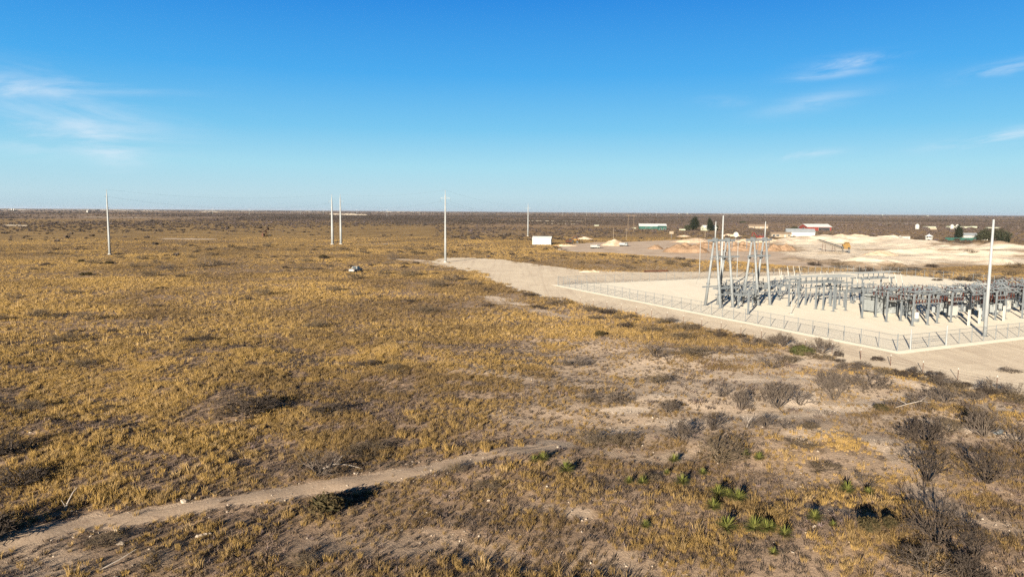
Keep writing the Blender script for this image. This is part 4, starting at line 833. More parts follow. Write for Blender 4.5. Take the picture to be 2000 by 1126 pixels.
def bay(loc, label):
    root = empty('switchgear_bay', loc, SUBROT, label, 'switchgear', 'steel switchgear bays in the front right of the yard'); h = 5.7
    for x, y, hh in ((0, 0, h), (0, 5.2, h), (0, 10.4, h-.3)):
        m = MB(); m.box((x, y, hh/2), (.25, .25, hh)); m.box((x, y, .04), (.7, .7, .08)); m.build('column', MAT['steel'], root)
    m = MB()
    for y in (0, 5.2, 10.4): m.bar((-.1, y, h), (3.7, y, h), .14, .18)
    m.bar((0, -.4, h-.25), (0, 10.8, h-.25), .12, .14); m.bar((0, 0, 3.9), (3.7, 0, 3.9), .16, .2); m.bar((0, 5.2, 3.9), (3.7, 5.2, 3.9), .16, .2); m.bar((1.9, -.3, h+.1), (1.9, 10.8, h+.1), .08, .1); m.build('beam', MAT['steel'], root)
    for y, zz in ((0, 3.95), (5.2, 3.95)):
        for x in (.7, 1.5, 2.3, 3.1):
            m = MB(); m.stack((x, y, zz), .62, .15, 4); m.stack((x, y+.55, zz), .62, .15, 4); m.tube((x, y-.3, zz+.7), (x, y+.9, zz+.7), .05); m.build('insulator', MAT['porcelain_brown'], root)
    for y in (.45, 1.6, 3.4, 6.8, 8.6):
        for x in (.6, 1.8, 3.):
            m = MB(); m.stack((x, y, h-1.15), 1., .17, 5); m.stack((x+.3, y+.3, h+.1), .55, .13, 3); m.build('insulator', MAT['porcelain_brown'] if (x*3+y) % 2 < 1.2 else MAT['porcelain_grey'], root)
    m = MB()
    for x in (.6, 1.8, 3.): m.tube((x, -.6, h-1.), (x, 11., h-1.), .05)
    for y in (1., 2.6, 4.2, 6., 7.7, 9.4): m.tube((-.2, y, h+.45), (3.8, y, h+.45), .045)
    m.build('bus_tube', MAT['steel'], root)
    m = MB()
    for x in (.7, 1.9, 3.1):
        for y in (.8, 6.): m.box((x, y, h+.35), (.3, 1.3, .22)); m.tube((x, y-.6, h+.4), (x, y-.2, h+1.05), .05); m.tube((x, y+.6, h+.4), (x, y+.2, h+.95), .05)
    m.build('fuse_switch', MAT['porcelain_grey'], root)
    m = MB(); rr = random.Random(3)
    for x in (.8, 2., 3.1):
        for y in (1.2, 6.6): m.path([Vector((x, y, h-1)), Vector((x+.25, y+.5, 3.4)), Vector((x+.1, y+.9, 2.6)), Vector((x, y+1.2, 3.9))], .03, 5)
    m.build('jumper_wire', MAT['rubber'], root)
    return root
ORD = ['first', 'second', 'third', 'fourth', 'fifth', 'sixth', 'seventh', 'eighth', 'ninth', 'tenth', 'eleventh', 'twelfth', 'thirteenth', 'fourteenth']
by = bay(S(14.9, 24.4), 'first switchgear bay counted from the transformer end')
def open_bay(loc, label):
    root = empty('switchgear_bay', loc, SUBROT, label, 'switchgear', 'steel switchgear bays in the front right of the yard'); h = 5.3
    for x, y, hh in ((0, .6, h), (0, 6.3, h+.5), (1.8, 9.4, h-.8)):
        m = MB(); m.box((x, y, hh/2), (.25, .25, hh)); m.box((x, y, .04), (.7, .7, .08)); m.build('column', MAT['steel'], root)
    m = MB(); m.bar((-.1, .6, h), (3.7, .6, h), .16, .2); m.bar((-.1, 6.3, h+.5), (3.7, 6.3, h+.5), .16, .2); m.bar((.4, .2, h-1.1), (.4, 9.6, h-1.1), .12, .14); m.bar((2.9, 1., h-.3), (2.9, 9.8, h+.2), .1, .12); m.build('beam', MAT['steel'], root)
    for x, y, z, s_, mt in ((.6, .7, 4.0, .9, 'porcelain_brown'), (1.4, 1.1, 3.7, 1.2, 'porcelain_brown'), (2.2, .5, 4.1, .8, 'porcelain_brown'), (3., 1.4, 3.9, 1., 'porcelain_brown'), (.9, 3., 4.2, 1.4, 'porcelain_grey'), (2.4, 3.4, 4.3, 1.3, 'porcelain_brown'), (1.5, 4.8, 4.6, 1.1, 'porcelain_grey'), (.7, 6.4, 4.3, 1.2, 'porcelain_brown'), (2., 6.6, 4.5, 1.2, 'porcelain_brown'), (3.2, 7.4, 4.4, 1., 'porcelain_grey'), (1.2, 8.6, 4., 1.3, 'porcelain_brown')):
        MB().stack((x, y, z), s_, .18, 5).build('insulator', MAT[mt], root)
    m = MB()
    for x, y, z, dx, dy, dz in ((.6, .3, 5.6, .5, 1.6, .9), (1.9, .8, 5.5, -.3, 1.4, 1.1), (3., .5, 5.4, .2, 1.8, .7), (1., 5.8, 6., .3, 1.5, .8), (2.6, 6., 6., -.4, 1.3, 1.0)): m.tube((x, y, z), (x+dx, y+dy, z+dz), .07, .05)
    m.build('fuse_switch', MAT['leg'], root); m = MB()
    for x, y, z in ((.7, .8, 5.0), (1.7, 1.5, 4.9), (2.7, .6, 5.1), (1., 4.4, 5.3), (2.9, 5., 5.4), (1.8, 7., 5.6)): m.path([Vector((x, y, z)), Vector((x+.5, y+.6, z-1.)), Vector((x+.3, y+1.2, z-1.7)), Vector((x-.3, y+1.9, z-.9)), Vector((x-.1, y+2.5, z))], .035, 5)
    m.build('jumper_wire', MAT['rubber'], root); m = MB(); m.tube((-.4, 2.1, h+.3), (3.9, 2.4, h+.3), .05); m.tube((-.4, 5., h+.1), (3.9, 4.8, h+.6), .05); m.tube((.9, -.4, h+.6), (1.1, 10., h+.5), .05); m.build('bus_tube', MAT['steel'], root); m = MB(); m.box((1.9, 2.2, 2.2), (.9, .8, 1.1)); m.box((.4, 5.2, 1.6), (.5, .4, .8)); m.build('control_box', MAT['cabinet'], root); return root
ob = None; rb = random.Random(21)
for k in range(1, 14):
    lb = '%s switchgear bay counted from the transformer end' % ORD[k]; q = S(14.9-(0 if k < 4 else 1.9)+rb.uniform(-.5, .5), 24.4+3.62*k+rb.uniform(-.15, .15))
    if k in (2, 4, 5, 7, 9, 10, 12):
        if ob is None: ob = open_bay(q, lb); o = ob
        else: o = place(copy_tree(ob), q, SUBROT, lb)
    else: o = place(copy_tree(by), q, SUBROT, lb)
    o.scale = (1, rb.uniform(.92, 1.08), rb.uniform(.94, 1.05))
def breaker(loc, label):
    root = empty('circuit_breaker', loc, SUBROT, label, 'circuit breaker', 'grey circuit breaker cabinets under the switchgear')
    m = MB(); m.box((0, 0, 1.55), (1.7, 1.2, 1.9)); m.box((0, 0, 2.54), (1.85, 1.35, .1)); m.build('cabinet', MAT['cabinet'], root)
    MB().box((0, -.62, 1.55), (1.5, .03, 1.7)).build('door', MAT['white'], root)
    for x in (-.7, .7):
        for y in (-.45, .45): MB().box((x, y, .3), (.12, .12, .6)).build('leg', MAT['steel'], root)
    for x in (-.55, 0, .55):
        for y in (-.35, .35): MB().stack((x, y, 2.6), .8, .16, 6).build('bushing', MAT['porcelain_brown'], root)
    return root
br = breaker(S(18., 40.2), 'grey breaker cabinet with brown bushings nearest to the transformer side')
for a, b, lb in ((16.6, 47.6, 'grey breaker cabinet just left of the tall front mast'), (17.6, 52.6, 'grey breaker cabinet just right of the tall front mast'), (19.5, 60., 'grey breaker cabinet near the right edge in front of the white building'), (22., 43.6, 'grey breaker cabinet in the second row left of the tall front mast'), (22.5, 34.5, 'grey breaker cabinet in the second row beside the transformer')):
    place(copy_tree(br), S(a, b), SUBROT, lb)
def riser(loc, label):
    root = empty('cable_riser', loc, SUBROT, label, 'cable riser', 'white cable riser boards at the front columns'); MB().box((0, 0, 1.5), (.45, .25, 2.9)).build('cover', MAT['white'], root); MB().tube((0, .05, 2.9), (0, .1, 4.2), .06).build('conduit', MAT['rubber'], root); return root
rs = riser(at_px(1891.5, 636), 'white cable riser board left of the tall front mast')
for px, py, lb in ((1912.5, 632, 'white cable riser board right behind the tall front mast'), (1960, 627, 'white cable riser board near the right edge'), (1781.5, 634, 'white cable riser board on the leftmost front column')): place(copy_tree(rs), at_px(px, py), SUBROT, lb)
pt = empty('service_transformer', S(17.8, 29.6), SUBROT, 'small round grey transformer can under the second switchgear bay', 'transformer'); MB().lathe((0, 0, .6), [(.35, 0), (.42, .1), (.42, 1.1), (.3, 1.25)], 14).build('tank', MAT['white'], pt); MB().stack((0, 0, 1.85), .5, .1, 4).build('bushing', MAT['porcelain_brown'], pt); MB().box((0, 0, .3), (.7, .7, .6)).build('stand', MAT['steel'], pt)

def gable(name, loc, rz, Lx, Wy, hw, hr, wall, roof, label, cat, over=.35, doors=(), windows=(), group=None):
    """ridge along local x; doors/windows: (face, offset, width, height, sill)"""
    root = empty(name, loc, rz, label, cat, group); m = MB(); x0, x1, y0, y1 = -Lx/2, Lx/2, -Wy/2, Wy/2
    m.quad((x0, y0, 0), (x1, y0, 0), (x1, y0, hw), (x0, y0, hw)).quad((x1, y1, 0), (x0, y1, 0), (x0, y1, hw), (x1, y1, hw))
    m.quad((x0, y1, 0), (x0, y0, 0), (x0, y0, hw), (x0, 0, hw+hr), (x0, y1, hw)).quad((x1, y0, 0), (x1, y1, 0), (x1, y1, hw), (x1, 0, hw+hr), (x1, y0, hw)); m.build('wall', wall, root)
    m = MB(); t = .14; e = hr*over/(Wy/2)
    for s in (-1, 1):
        a = [(x0-over, s*(Wy/2+over), hw-e+.02), (x1+over, s*(Wy/2+over), hw-e+.02), (x1+over, 0, hw+hr+.02), (x0-over, 0, hw+hr+.02)]; b_ = [(q[0], q[1], q[2]+t) for q in a]
        m.quad(*a).quad(*b_)
        for i in range(4): m.quad(a[i], a[(i+1) % 4], b_[(i+1) % 4], b_[i])
    m.build('roof', roof, root)
    def opening(nm, spec, mat, frame=True):
        f, o, w, h, s = spec
        c, d = {'-y': ((o, y0-.03, s+h/2), (w, .08, h)), '+y': ((o, y1+.03, s+h/2), (w, .08, h)), '-x': ((x0-.03, o, s+h/2), (.08, w, h)), '+x': ((x1+.03, o, s+h/2), (.08, w, h))}[f]; q = MB().box(c, d).build(nm, mat, root)
        fr = MB(); k = .09
        for sx in (-1, 1):
            cc = list(c); i = 0 if f[1] == 'y' else 1; cc[i] += sx*(w/2+k/2); dd = list(d); dd[i] = k; dd[2] = h+.1; dd[1-i] = .13; fr.box(cc, dd)
        cc = list(c); cc[2] += h/2+k/2; dd = list(d); dd[2] = k; dd[1 if f[1] == 'y' else 0] = .13; fr.box(cc, dd); fr.build('frame', MAT['white'], q)
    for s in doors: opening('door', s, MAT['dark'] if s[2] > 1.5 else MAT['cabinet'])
    for s in windows: opening('window', s, MAT['glass'])
    KEEP_CLEAR.append((loc[0], loc[1], max(Lx, Wy)*.7))
    return root
gable('control_house', S(31., 71.), SUBROT, 16., 6.5, 3.5, .7, MAT['white'], MAT['roof_white'], 'long low white control building behind the switchgear at the right edge', 'building', .4, [('-y', -5., 1., 2.1, 0)], [('-y', 1., 1.2, 1., 1.1)])
def chain_fence(pa, pb, label, n=None, H=2.3, group='chain link fences around the pad'):
    pa, pb = Vector(pa), Vector(pb); Ln = (pb-pa).length; rz = math.atan2((pb-pa).y, (pb-pa).x); root = empty('chain_link_fence', pa, rz, label, 'fence', group); n = n or max(1, round(Ln/3.05)); H = H
    for k in range(n+1):
        m = MB(); big = k in (0, n); m.tube((Ln*k/n, 0, -.1), (Ln*k/n, 0, H+(.25 if big else .1)), .075 if big else .052, None, 6); m.build('post', MAT['steel'], root)
    m = MB(); m.tube((0, 0, H), (Ln, 0, H), .028, None, 6); m.build('top_rail', MAT['steel'], root)
    m = MB(); m.tube((0, 0, .08), (Ln, 0, .08), .014, None, 5); m.build('tension_wire', MAT['steel'], root)
    m = MB(); m.quad((0, .05, .05), (Ln, .05, .05), (Ln, .05, H-.02), (0, .05, H-.02)); m.build('mesh_fabric', MAT['chainlink'], root)
    return root
def chainlink():
    m, nt, b = new_mat('chain_link_mesh'); m.use_nodes = True; tc = N(nt, 'ShaderNodeTexCoord').outputs['Object']; sp = N(nt, 'ShaderNodeSeparateXYZ'); L(nt, tc, sp.inputs[0])
    def diag(s):
        f = mth(nt, 'FRACT', mth(nt, 'MULTIPLY', mth(nt, 'ADD', sp.outputs[0], mth(nt, 'MULTIPLY', sp.outputs[2], s)), 12.)); return mth(nt, 'LESS_THAN', f, .06)
    k = mth(nt, 'MAXIMUM', diag(1.), diag(-1.)); b.inputs['Base Color'].default_value = (.1, .105, .11, 1); b.inputs['Metallic'].default_value = 0.; b.inputs['Roughness'].default_value = .6
    tr = N(nt, 'ShaderNodeBsdfTransparent'); ms = N(nt, 'ShaderNodeMixShader'); L(nt, k, ms.inputs[0]); L(nt, tr.outputs[0], ms.inputs[1]); L(nt, b.outputs[0], ms.inputs[2]); L(nt, ms.outputs[0], nt.nodes['Material Output'].inputs[0]); return m
MAT['chainlink'] = chainlink()
chain_fence(S(0, 0), S(PADLEN, 0), 'chain link fence running back along the left side of the pad')
chain_fence(S(PADLEN, 0), S(PADLEN, PADW), 'chain link fence along the far back of the pad')
chain_fence(S(0, 0), S(0, 2.9), 'short chain link stretch between the near corner and the gate', 1)
chain_fence(S(0, 11.2), S(0, 70.), 'chain link fence along the front of the pad running to the right edge')
chain_fence(S(PADLEN, PADW), S(40, PADW), 'chain link fence along the far right side of the pad')
gt = empty('chain_link_gate', S(0, 2.9), SUBROT, 'double chain link gate between two tall posts near the pad corner', 'gate')
for x in (.0, 8.3): MB().tube((x, 0, -.1), (x, 0, 3.1), .085, None, 8).build('post', MAT['pole'], gt)
for x0, x1 in ((.2, 4.1), (4.2, 8.1)):
    m = MB(); H = 2.25
    for a, b in (((x0, 0, .12), (x1, 0, .12)), ((x0, 0, H), (x1, 0, H)), ((x0, 0, .12), (x0, 0, H)), ((x1, 0, .12), (x1, 0, H)), ((x0, 0, 1.2), (x1, 0, 1.2))): m.tube(a, b, .03, None, 6)
    lf = m.build('gate_leaf', MAT['steel'], gt); MB().quad((x0, .05, .12), (x1, .05, .12), (x1, .05, H), (x0, .05, H)).build('mesh_fabric', MAT['chainlink'], lf)
# wire fence on T posts along the road edge
WF = [G(x, y) for x, y in ((1133, 593), (1250, 614), (1340, 632), (1424, 648), (1500, 664), (1575, 681), (1663, 698), (1773, 721), (1894, 747), (2010, 771), (2120, 795))]
root = empty('wire_fence', (WF[0].x, WF[0].y, 0), 0, 'barbed wire fence on white tipped metal posts between the road and the scrub', 'fence')
s_ = [0.]
for a, b in zip(WF[:-1], WF[1:]): s_.append(s_[-1]+(b-a).length)
posts = []; n = int(s_[-1]/4.3)
for k in range(n+1):
    t = s_[-1]*k/n; x = float(np.interp(t, s_, [q.x for q in WF])); y = float(np.interp(t, s_, [q.y for q in WF])); z = gz(x, y); posts.append(Vector((x, y, z))-root.location)
for q in posts:
    m = MB(); m.box(q+Vector((0, 0, .6)), (.06, .045, 1.4)); po = m.build('post', MAT['rust'], root); MB().box(q+Vector((0, 0, 1.42)), (.075, .06, .24)).build('white_tip', MAT['white'], po)
for hgt in (.45, .8, 1.15): MB().path([q+Vector((0, 0, hgt)) for q in posts], .008, 4).build('wire', MAT['rust'], root)

# ------------------------------------------------------------------ quarry, yard and heaps
ngon_sheet('quarry_yard', YARD_POLY, .014, MAT['yard'], 1.2, 5, 6.)
def height_bank(name, poly, res, fn, mat, kind='structure', label=None, cat=None):
    X0, X1 = min(p.x for p in poly), max(p.x for p in poly); Y0, Y1 = min(p.y for p in poly), max(p.y for p in poly); nx, ny = int((X1-X0)/res)+2, int((Y1-Y0)/res)+2
    X, Y = np.meshgrid(np.linspace(X0, X1, nx), np.linspace(Y0, Y1, ny), indexing='ij'); d, i = poly_dist(X, Y, [(p.x, p.y) for p in poly]); e = np.where(i, d, -d)+3*(N1(X, Y, 9.)-.5)*2+2*(N2(X, Y, 4.)-.5)
    Z = fn(X, Y, e); dirt = np.zeros(X.shape)
    for P, w in DIRT: dd, _ = poly_dist(X, Y, gp(P), False); dirt = np.maximum(dirt, np.clip(1.4-dd*(.6+.8*N2(X, Y, 11.))/w, 0, 1)*np.clip(.35+1.1*N3(X, Y, 17.), 0, 1))
    k = np.arange(nx-1)[:, None]*ny; j = np.arange(ny-1)[None, :]; Fc = np.stack([k+j, k+ny+j, k+ny+j+1, k+j+1], -1).reshape(-1, 4); ok = (e.ravel() > -.5)[Fc].all(1)
    me = np_mesh(name, np.stack([X, Y, Z], -1).reshape(-1, 3), Fc[ok], mat, {'dirt': dirt.ravel()}, True); o = link(name, me); return tag(o, label, cat, None, kind)
DIRT = [([(1680, 488), (1760, 490), (1870, 493), (2000, 500)], 9), ([(1490, 498), (1560, 506), (1640, 519), (1700, 527), (1780, 523), (1900, 518)], 8), ([(1870, 484), (1960, 491), (2080, 498)], 14), ([(1740, 503), (1860, 502)], 4), ([(1930, 505), (2080, 508)], 10), ([(1500, 476), (1530, 490)], 12), ([(1780, 474), (1850, 480)], 5)]
def ridge(X, Y, pts, w, hgt, sharp=1.):
    P = gp(pts); d, _ = poly_dist(X, Y, P, False); n = (.55+.9*N1(X, Y, 23.)*(.5+N3(X, Y, 9.))); return hgt*n*np.clip(1-d/(w*(.7+.6*N2(X, Y, 14.))), 0, 1)**sharp
def quarry_fn(X, Y, e):
    z = .03+.2*N2(X, Y, 6.)+.6*N1(X, Y, 30.)
    z = z+ridge(X, Y, [(1530, 474), (1600, 471), (1670, 472)], 30, 2.4)+ridge(X, Y, [(1680, 474), (1730, 474), (1780, 477), (1840, 482), (1900, 488), (1990, 496)], 36, 3.3)
    z = z+ridge(X, Y, [(1700, 468.5), (1722, 469), (1745, 470)], 15, 4.)+ridge(X, Y, [(1700, 512), (1760, 508), (1850, 507), (1930, 512)], 13, 1.9)+ridge(X, Y, [(1760, 495), (1850, 497), (1980, 503)], 14, 1.8)
    z = z+ridge(X, Y, [(1640, 517), (1690, 522), (1740, 520)], 8, 1.4)+(.25+.5*N2(X, Y, 40.))*((N3(X, Y, 4.)-.5)+.6*(N1(X, Y, 1.7)-.5))
    return z*np.clip(e/9, 0, 1)+.02
height_bank('quarry_ground', QUARRY_POLY, 1.6, quarry_fn, MAT['quarry'])
def heap(name, px, py, w, dpt, h, mat, label, seed, rough=.5, peaks=3, cat='heap', group=None):
    p = G(px, py); rn = np.random.default_rng(seed); n = 40; u = np.linspace(-1, 1, n); U, Vv = np.meshgrid(u, u, indexing='ij'); R = np.hypot(U, Vv); z = np.zeros(U.shape)
    for k in range(peaks):
        cx, cy = rn.uniform(-.45, .45, 2)*(peaks > 1); r = rn.uniform(.55, .8) if peaks > 1 else .95; z = np.maximum(z, (1-np.hypot(U-cx, Vv-cy)/r)*rn.uniform(.7, 1.))
    X, Y = U*w/2, Vv*dpt/2; z = np.clip(z, 0, 1)**.9*h; z = z+rough*(N1(X+seed*37, Y, 1.6)+N2(X, Y+seed*11, .8)*.6-.8)*np.clip(z*1.2, 0, 1); z = np.clip(z, 0, None)*np.clip((1.02-R)*6, 0, 1)
    z = np.where(z < .05, -.15, z); k = np.arange(n-1)[:, None]*n; j = np.arange(n-1)[None, :]; Fc = np.stack([k+j, k+n+j, k+n+j+1, k+j+1], -1).reshape(-1, 4); ok = (z.ravel()[Fc] > 0).any(1)
    o = link(name, np_mesh(name, np.stack([X, Y, z], -1).reshape(-1, 3), Fc[ok], mat, None, True)); o.location = (p.x, p.y, .02); return tag(o, label, cat, group)
MAT['dirt'] = simple('brown_dirt', (.2, .155, .115), .2, .4, .95, bump=.6)
heap('gravel_heap', 1200, 479, 18, 16, 5.2, MAT['cream'], 'steep cream coloured gravel heap standing alone in the yard', 1, .4, 1)
heap('earth_heap', 1283, 486, 12, 9, 3.2, MAT['orange'], 'small orange earth heap in the middle of the yard', 2, .4, 2)
heap('earth_heap', 1342, 492, 26, 18, 5., MAT['orange'], 'wide pinkish orange spoil heap left of the steel frames', 3, .6, 4)
heap('earth_heap', 1378, 484, 22, 16, 4.2, MAT['orange'], 'orange spoil heap behind the left steel frame', 4, .7, 4)
heap('earth_heap', 1440, 489, 24, 14, 4.4, MAT['orange'], 'rocky orange rubble bank seen between the two steel frames', 5, 1.3, 6)
heap('earth_heap', 1473, 487, 24, 14, 4.4, MAT['orange'], 'rocky orange rubble bank seen through the right steel frame', 6, 1.3, 6)
heap('earth_heap', 1520, 490, 20, 12, 4., MAT['orange'], 'orange rubble sliding into the white quarry right of the steel frames', 7, 1.1, 5)
heap('gravel_heap', 1375, 473, 50, 24, 3.2, MAT['cream'], 'long flat pale gravel bank behind the orange spoil heaps', 8, .5, 4)
heap('gravel_heap', 1480, 473, 40, 18, 3.4, MAT['cream'], 'pale gravel bank behind the right steel frame', 9, .5, 3)
heap('gravel_heap', 1422, 461, 26, 12, 2.4, MAT['cream'], 'low pale mound beyond the white dish', 10, .5, 2)
heap('earth_heap', 1150, 467, 20, 12, 2.4, MAT['yard'], 'low brownish mound left of the twin wooden poles', 11, .4, 2)
heap('earth_heap', 1553, 507, 14, 9, 1.6, MAT['dirt'], 'low grey heap at the mouth of the white quarry', 12, .3, 2)
heap('earth_heap', 1608, 512, 22, 9, 1.5, MAT['dirt'], 'low grey brown berm along the quarry mouth', 13, .5, 3)
heap('gravel_heap', 1710, 500, 24, 14, 3., MAT['cream'], 'grey topped heap beside the yellow crusher conveyor', 14, .5, 2)
heap('gravel_heap', 1336, 462, 14, 8, 1.8, MAT['cream'], 'small white heap near the road sign', 15, .3, 1)
heap('gravel_heap', 1665, 462, 44, 14, 2.6, MAT['cream'], 'pale low mound right of the red barn', 16, .4, 3)
heap('gravel_heap', 1105, 480, 16, 8, 1.3, MAT['cream'], 'low pale rubble below the digger', 17, .5, 3)
heap('rubble_pile', 1148, 531, 9, 3, .7, MAT['cream'], 'small pale rubble pile on the grass edge behind the pad', 18, .5, 4)
MAT['quarry_far'] = simple('far_caliche', (.3, .26, .21), .2, .02)
for x0, y0, x1, y1, w, lb in ((0, 409.3, 60, 410.3, 60, 0), (100, 409.6, 330, 411.8, 60, 0), (370, 410.6, 520, 412.4, 70, 0), (395, 413.5, 430, 414.2, 60, 0), (230, 411, 260, 411.6, 50, 0), (1030, 415.2, 1370, 416.8, 90, 0), (1000, 431, 1190, 432.5, 10, 0), (1395, 418, 1480, 418.6, 60, 0), (1680, 419.6, 1820, 421, 90, 0), (1700, 437, 1800, 436, 14, 0),
        (1920, 443.5, 2040, 444, 16, 0), (150, 424, 300, 425.4, 12, 0), (560, 413, 640, 413.8, 80, 0), (720, 413.6, 820, 414.4, 60, 0), (0, 440, 60, 441, 8, 0), (1050, 436, 1130, 438, 8, 0), (640, 419, 720, 420.5, 20, 0)):
    a, b = G(x0, y0), G(x1, y1); d = (b-a).normalized(); nn = Vector((-d.y, d.x, 0))*w/2; rr_ = random.Random(int(x0*7+y0)); hh = 1.2 if (a+b).length*.5 < 2200 else 8.; m = MB(); K = 26
    for k in range(K+1):
        t = k/K; c = a.lerp(b, t); e = math.sin(math.pi*t)**.4; u_ = nn*e*rr_.uniform(.75, 1.1); zt = hh*rr_.uniform(.35, 1.)*e; m.v += [tuple(c-u_), tuple(c-u_*.55+Vector((0, 0, zt))), tuple(c+u_*.55+Vector((0, 0, zt*.9))), tuple(c+u_)]
        if k: q = 4*k-4; m.f += [(q, q+4, q+5, q+1), (q+1, q+5, q+6, q+2), (q+2, q+6, q+7, q+3)]
    tag(m.build('caliche_bank', MAT['quarry_far'], None, True), kind='structure')

# ------------------------------------------------------------------ buildings
def gloc(px, py): q = G(px, py); return (q.x, q.y, 0.)
gable('storage_shed', gloc(1059, 477), rad(-8), 11.4, 7.5, 3.6, 1.2, MAT['white'], MAT['roof_white'], 'small white gabled shed beside the distant pole', 'shed', .25, [('-x', 0, 3.2, 3., 0)])
gable('metal_barn', gloc(1274, 447), rad(-6), 32, 15, 3.6, 2.6, MAT['green'], MAT['roof_white'], 'long green metal building with a white roof', 'building', .5, [('+x', -2, 4, 3.2, 0), ('-y', 8, 3, 3, 0)], [('-y', -8, 1.6, 1, 1.3), ('-y', -2, 1.6, 1, 1.3)])
gable('metal_barn', gloc(1293, 449), rad(-6), 9, 8, 3.2, 1.4, MAT['green'], MAT['green'], 'small dark green annex in front of the long green building', 'shed', .4, [('-y', -2, 1.7, 2.4, 0), ('-y', 2, 1.7, 2.4, 0)])
gable('farmhouse', gloc(1384, 450), rad(14), 15, 9, 3.2, 2.6, MAT['mint_wall'], MAT['roof_white'], 'pale house with a white gable between two dark trees', 'house', .5, [('-y', 2, 1.1, 2.1, 0)], [('-y', -4, 1.4, 1.2, 1), ('-x', 0, 1.4, 1.2, 1)])
gable('farmhouse', gloc(1480, 446), rad(-10), 24, 11, 3, 2., MAT['tan_wall'], MAT['roof_brown'], 'tan low house with a brown roof behind the right steel frame', 'house', .5, [('-y', 3, 1.1, 2.1, 0)], [('-y', -5, 1.6, 1.2, 1), ('-y', 8, 1.6, 1.2, 1)])
gable('farmhouse', gloc(1524, 463), rad(-8), 16, 8, 2.8, 1.4, MAT['tan_wall'], MAT['roof_brown'], 'small tan house with dark windows left of the grey roofed shed', 'house', .4, [('-y', 3, 1.1, 2.1, 0)], [('-y', -3, 2.4, 1.3, .9), ('-y', -6, 2, 1.3, .9), ('-y', 6, 1.4, 1.2, 1)])
gable('metal_shed', gloc(1562, 461.5), rad(-14), 23, 12, 3.8, 2.8, MAT['white'], MAT['roof_grey'], 'white metal shed with a grey roof above the quarry', 'shed', .4, [('+x', -1, 3.6, 3., 0)])
gable('red_barn', gloc(1592, 450), rad(8), 30, 18, 4.6, 3., MAT['red'], MAT['roof_white'], 'red open sided barn with a pale pink roof', 'barn', .8, [('-y', 6, 14, 3.6, 0), ('-x', 0, 4, 3.4, 0)])
gable('small_hut', gloc(1766, 467.5), rad(5), 6.5, 5, 2.6, .8, MAT['white'], MAT['roof_brown'], 'tiny white hut on the far rim of the quarry', 'hut', .3, [('-y', 1, 1, 2, 0)])
gable('farmhouse', gloc(1888, 467), rad(4), 15, 9, 3.2, 1.8, MAT['white'], MAT['roof_grey'], 'white house with a dark grey roof behind a green fence', 'house', .5, [('-y', 2, 1.1, 2.1, 0)], [('-y', 5, 1.6, 1.2, 1)])
gable('small_hut', gloc(1923, 469), rad(0), 3, 3, 2.6, .6, MAT['white'], MAT['roof_grey'], 'small white outbuilding between the dark trees at right', 'hut', .2, [('-y', 0, .9, 2, 0)])
def gazebo():
    root = empty('gazebo', gloc(1814, 468), 0, 'round white gazebo with a pointed white roof', 'gazebo'); MB().lathe((0, 0, 0), [(2.6, 0), (2.6, 1.5), (2.5, 1.55)], 8).build('wall', MAT['white'], root)
    for k in range(8): a = math.pi*k/4+.2; MB().box((2.4*math.cos(a), 2.4*math.sin(a), 2.1), (.25, .25, 1.3)).build('post', MAT['white'], root)
    MB().lathe((0, 0, 2.7), [(3.2, 0), (3.1, .15), (.3, 1.6), (.05, 2.1)], 8).build('roof', MAT['roof_white'], root); MB().lathe((0, 0, 0), [(2.2, .05), (2.2, 2.7)], 8).build('inner_room', MAT['dark'], root)
gazebo()
a, b = G(1846, 469.2), G(1906, 469.6); rf = empty('panel_fence', a, math.atan2((b-a).y, (b-a).x), 'long green panel fence in front of the white house at right', 'fence'); Ln = (b-a).length; m = MB(); m.box((Ln/2, 0, 1.1), (Ln, .06, 2.1)); m.build('panel', MAT['green'], rf)
for k in range(9): MB().box((Ln*k/8, -.06, 1.15), (.12, .12, 2.3)).build('post', MAT['green'], rf)
for px, py, w, h, lb in ((1066, 414.5, 40, 16, 'white box building far off on the horizon, left of centre line of tanks'), (1326, 417.6, 40, 17, 'white building far off on the horizon, leftmost of two by the green barn'), (1342, 417.4, 55, 22, 'larger white building far off on the horizon above the conifer'), (1427, 418.2, 38, 14, 'white speck building far off on the horizon above the tall back mast'), (757, 413, 70, 10, 'low white building far off on the horizon between the poles'), (1724, 420.6, 45, 16, 'white building far off on the horizon above the quarry'), (1812, 421.4, 45, 12, 'white building far off on the horizon right of the quarry heap'), (1862, 444.8, 34, 6, 'long pale roofed building among the distant tanks'), (1815, 445, 30, 5, 'white trailer house left of the distant tanks'), (1822, 448, 16, 4.5, 'grey pink trailer beside the white trailer house'), (1885, 445, 24, 5, 'pale trailer in the distant settlement'), (1900, 444.5, 20, 5, 'white trailer in the distant settlement behind the mast'), (1938, 446, 30, 4, 'long pale trailer right of the mast in the distant settlement'), (1165, 441, 12, 3.2, 'pale trailer standing in the brush left of the twin wooden poles'), (1238, 446.5, 9, 3, 'pale green shed left of the long green building'), (1333, 449.5, 14, 3.2, 'white trailer in front of the left dark conifer'), (1255, 414.6, 60, 8, 'low pale building on the horizon above the twin wooden poles')):
    gable('distant_building', gloc(px, py), rad((px*7) % 30-15), w*.5, w*.26, h*.38, h*.1, MAT['mint_wall'] if 'pink' not in lb else MAT['tan_wall'], MAT['mint_wall'], lb, 'building', .3)
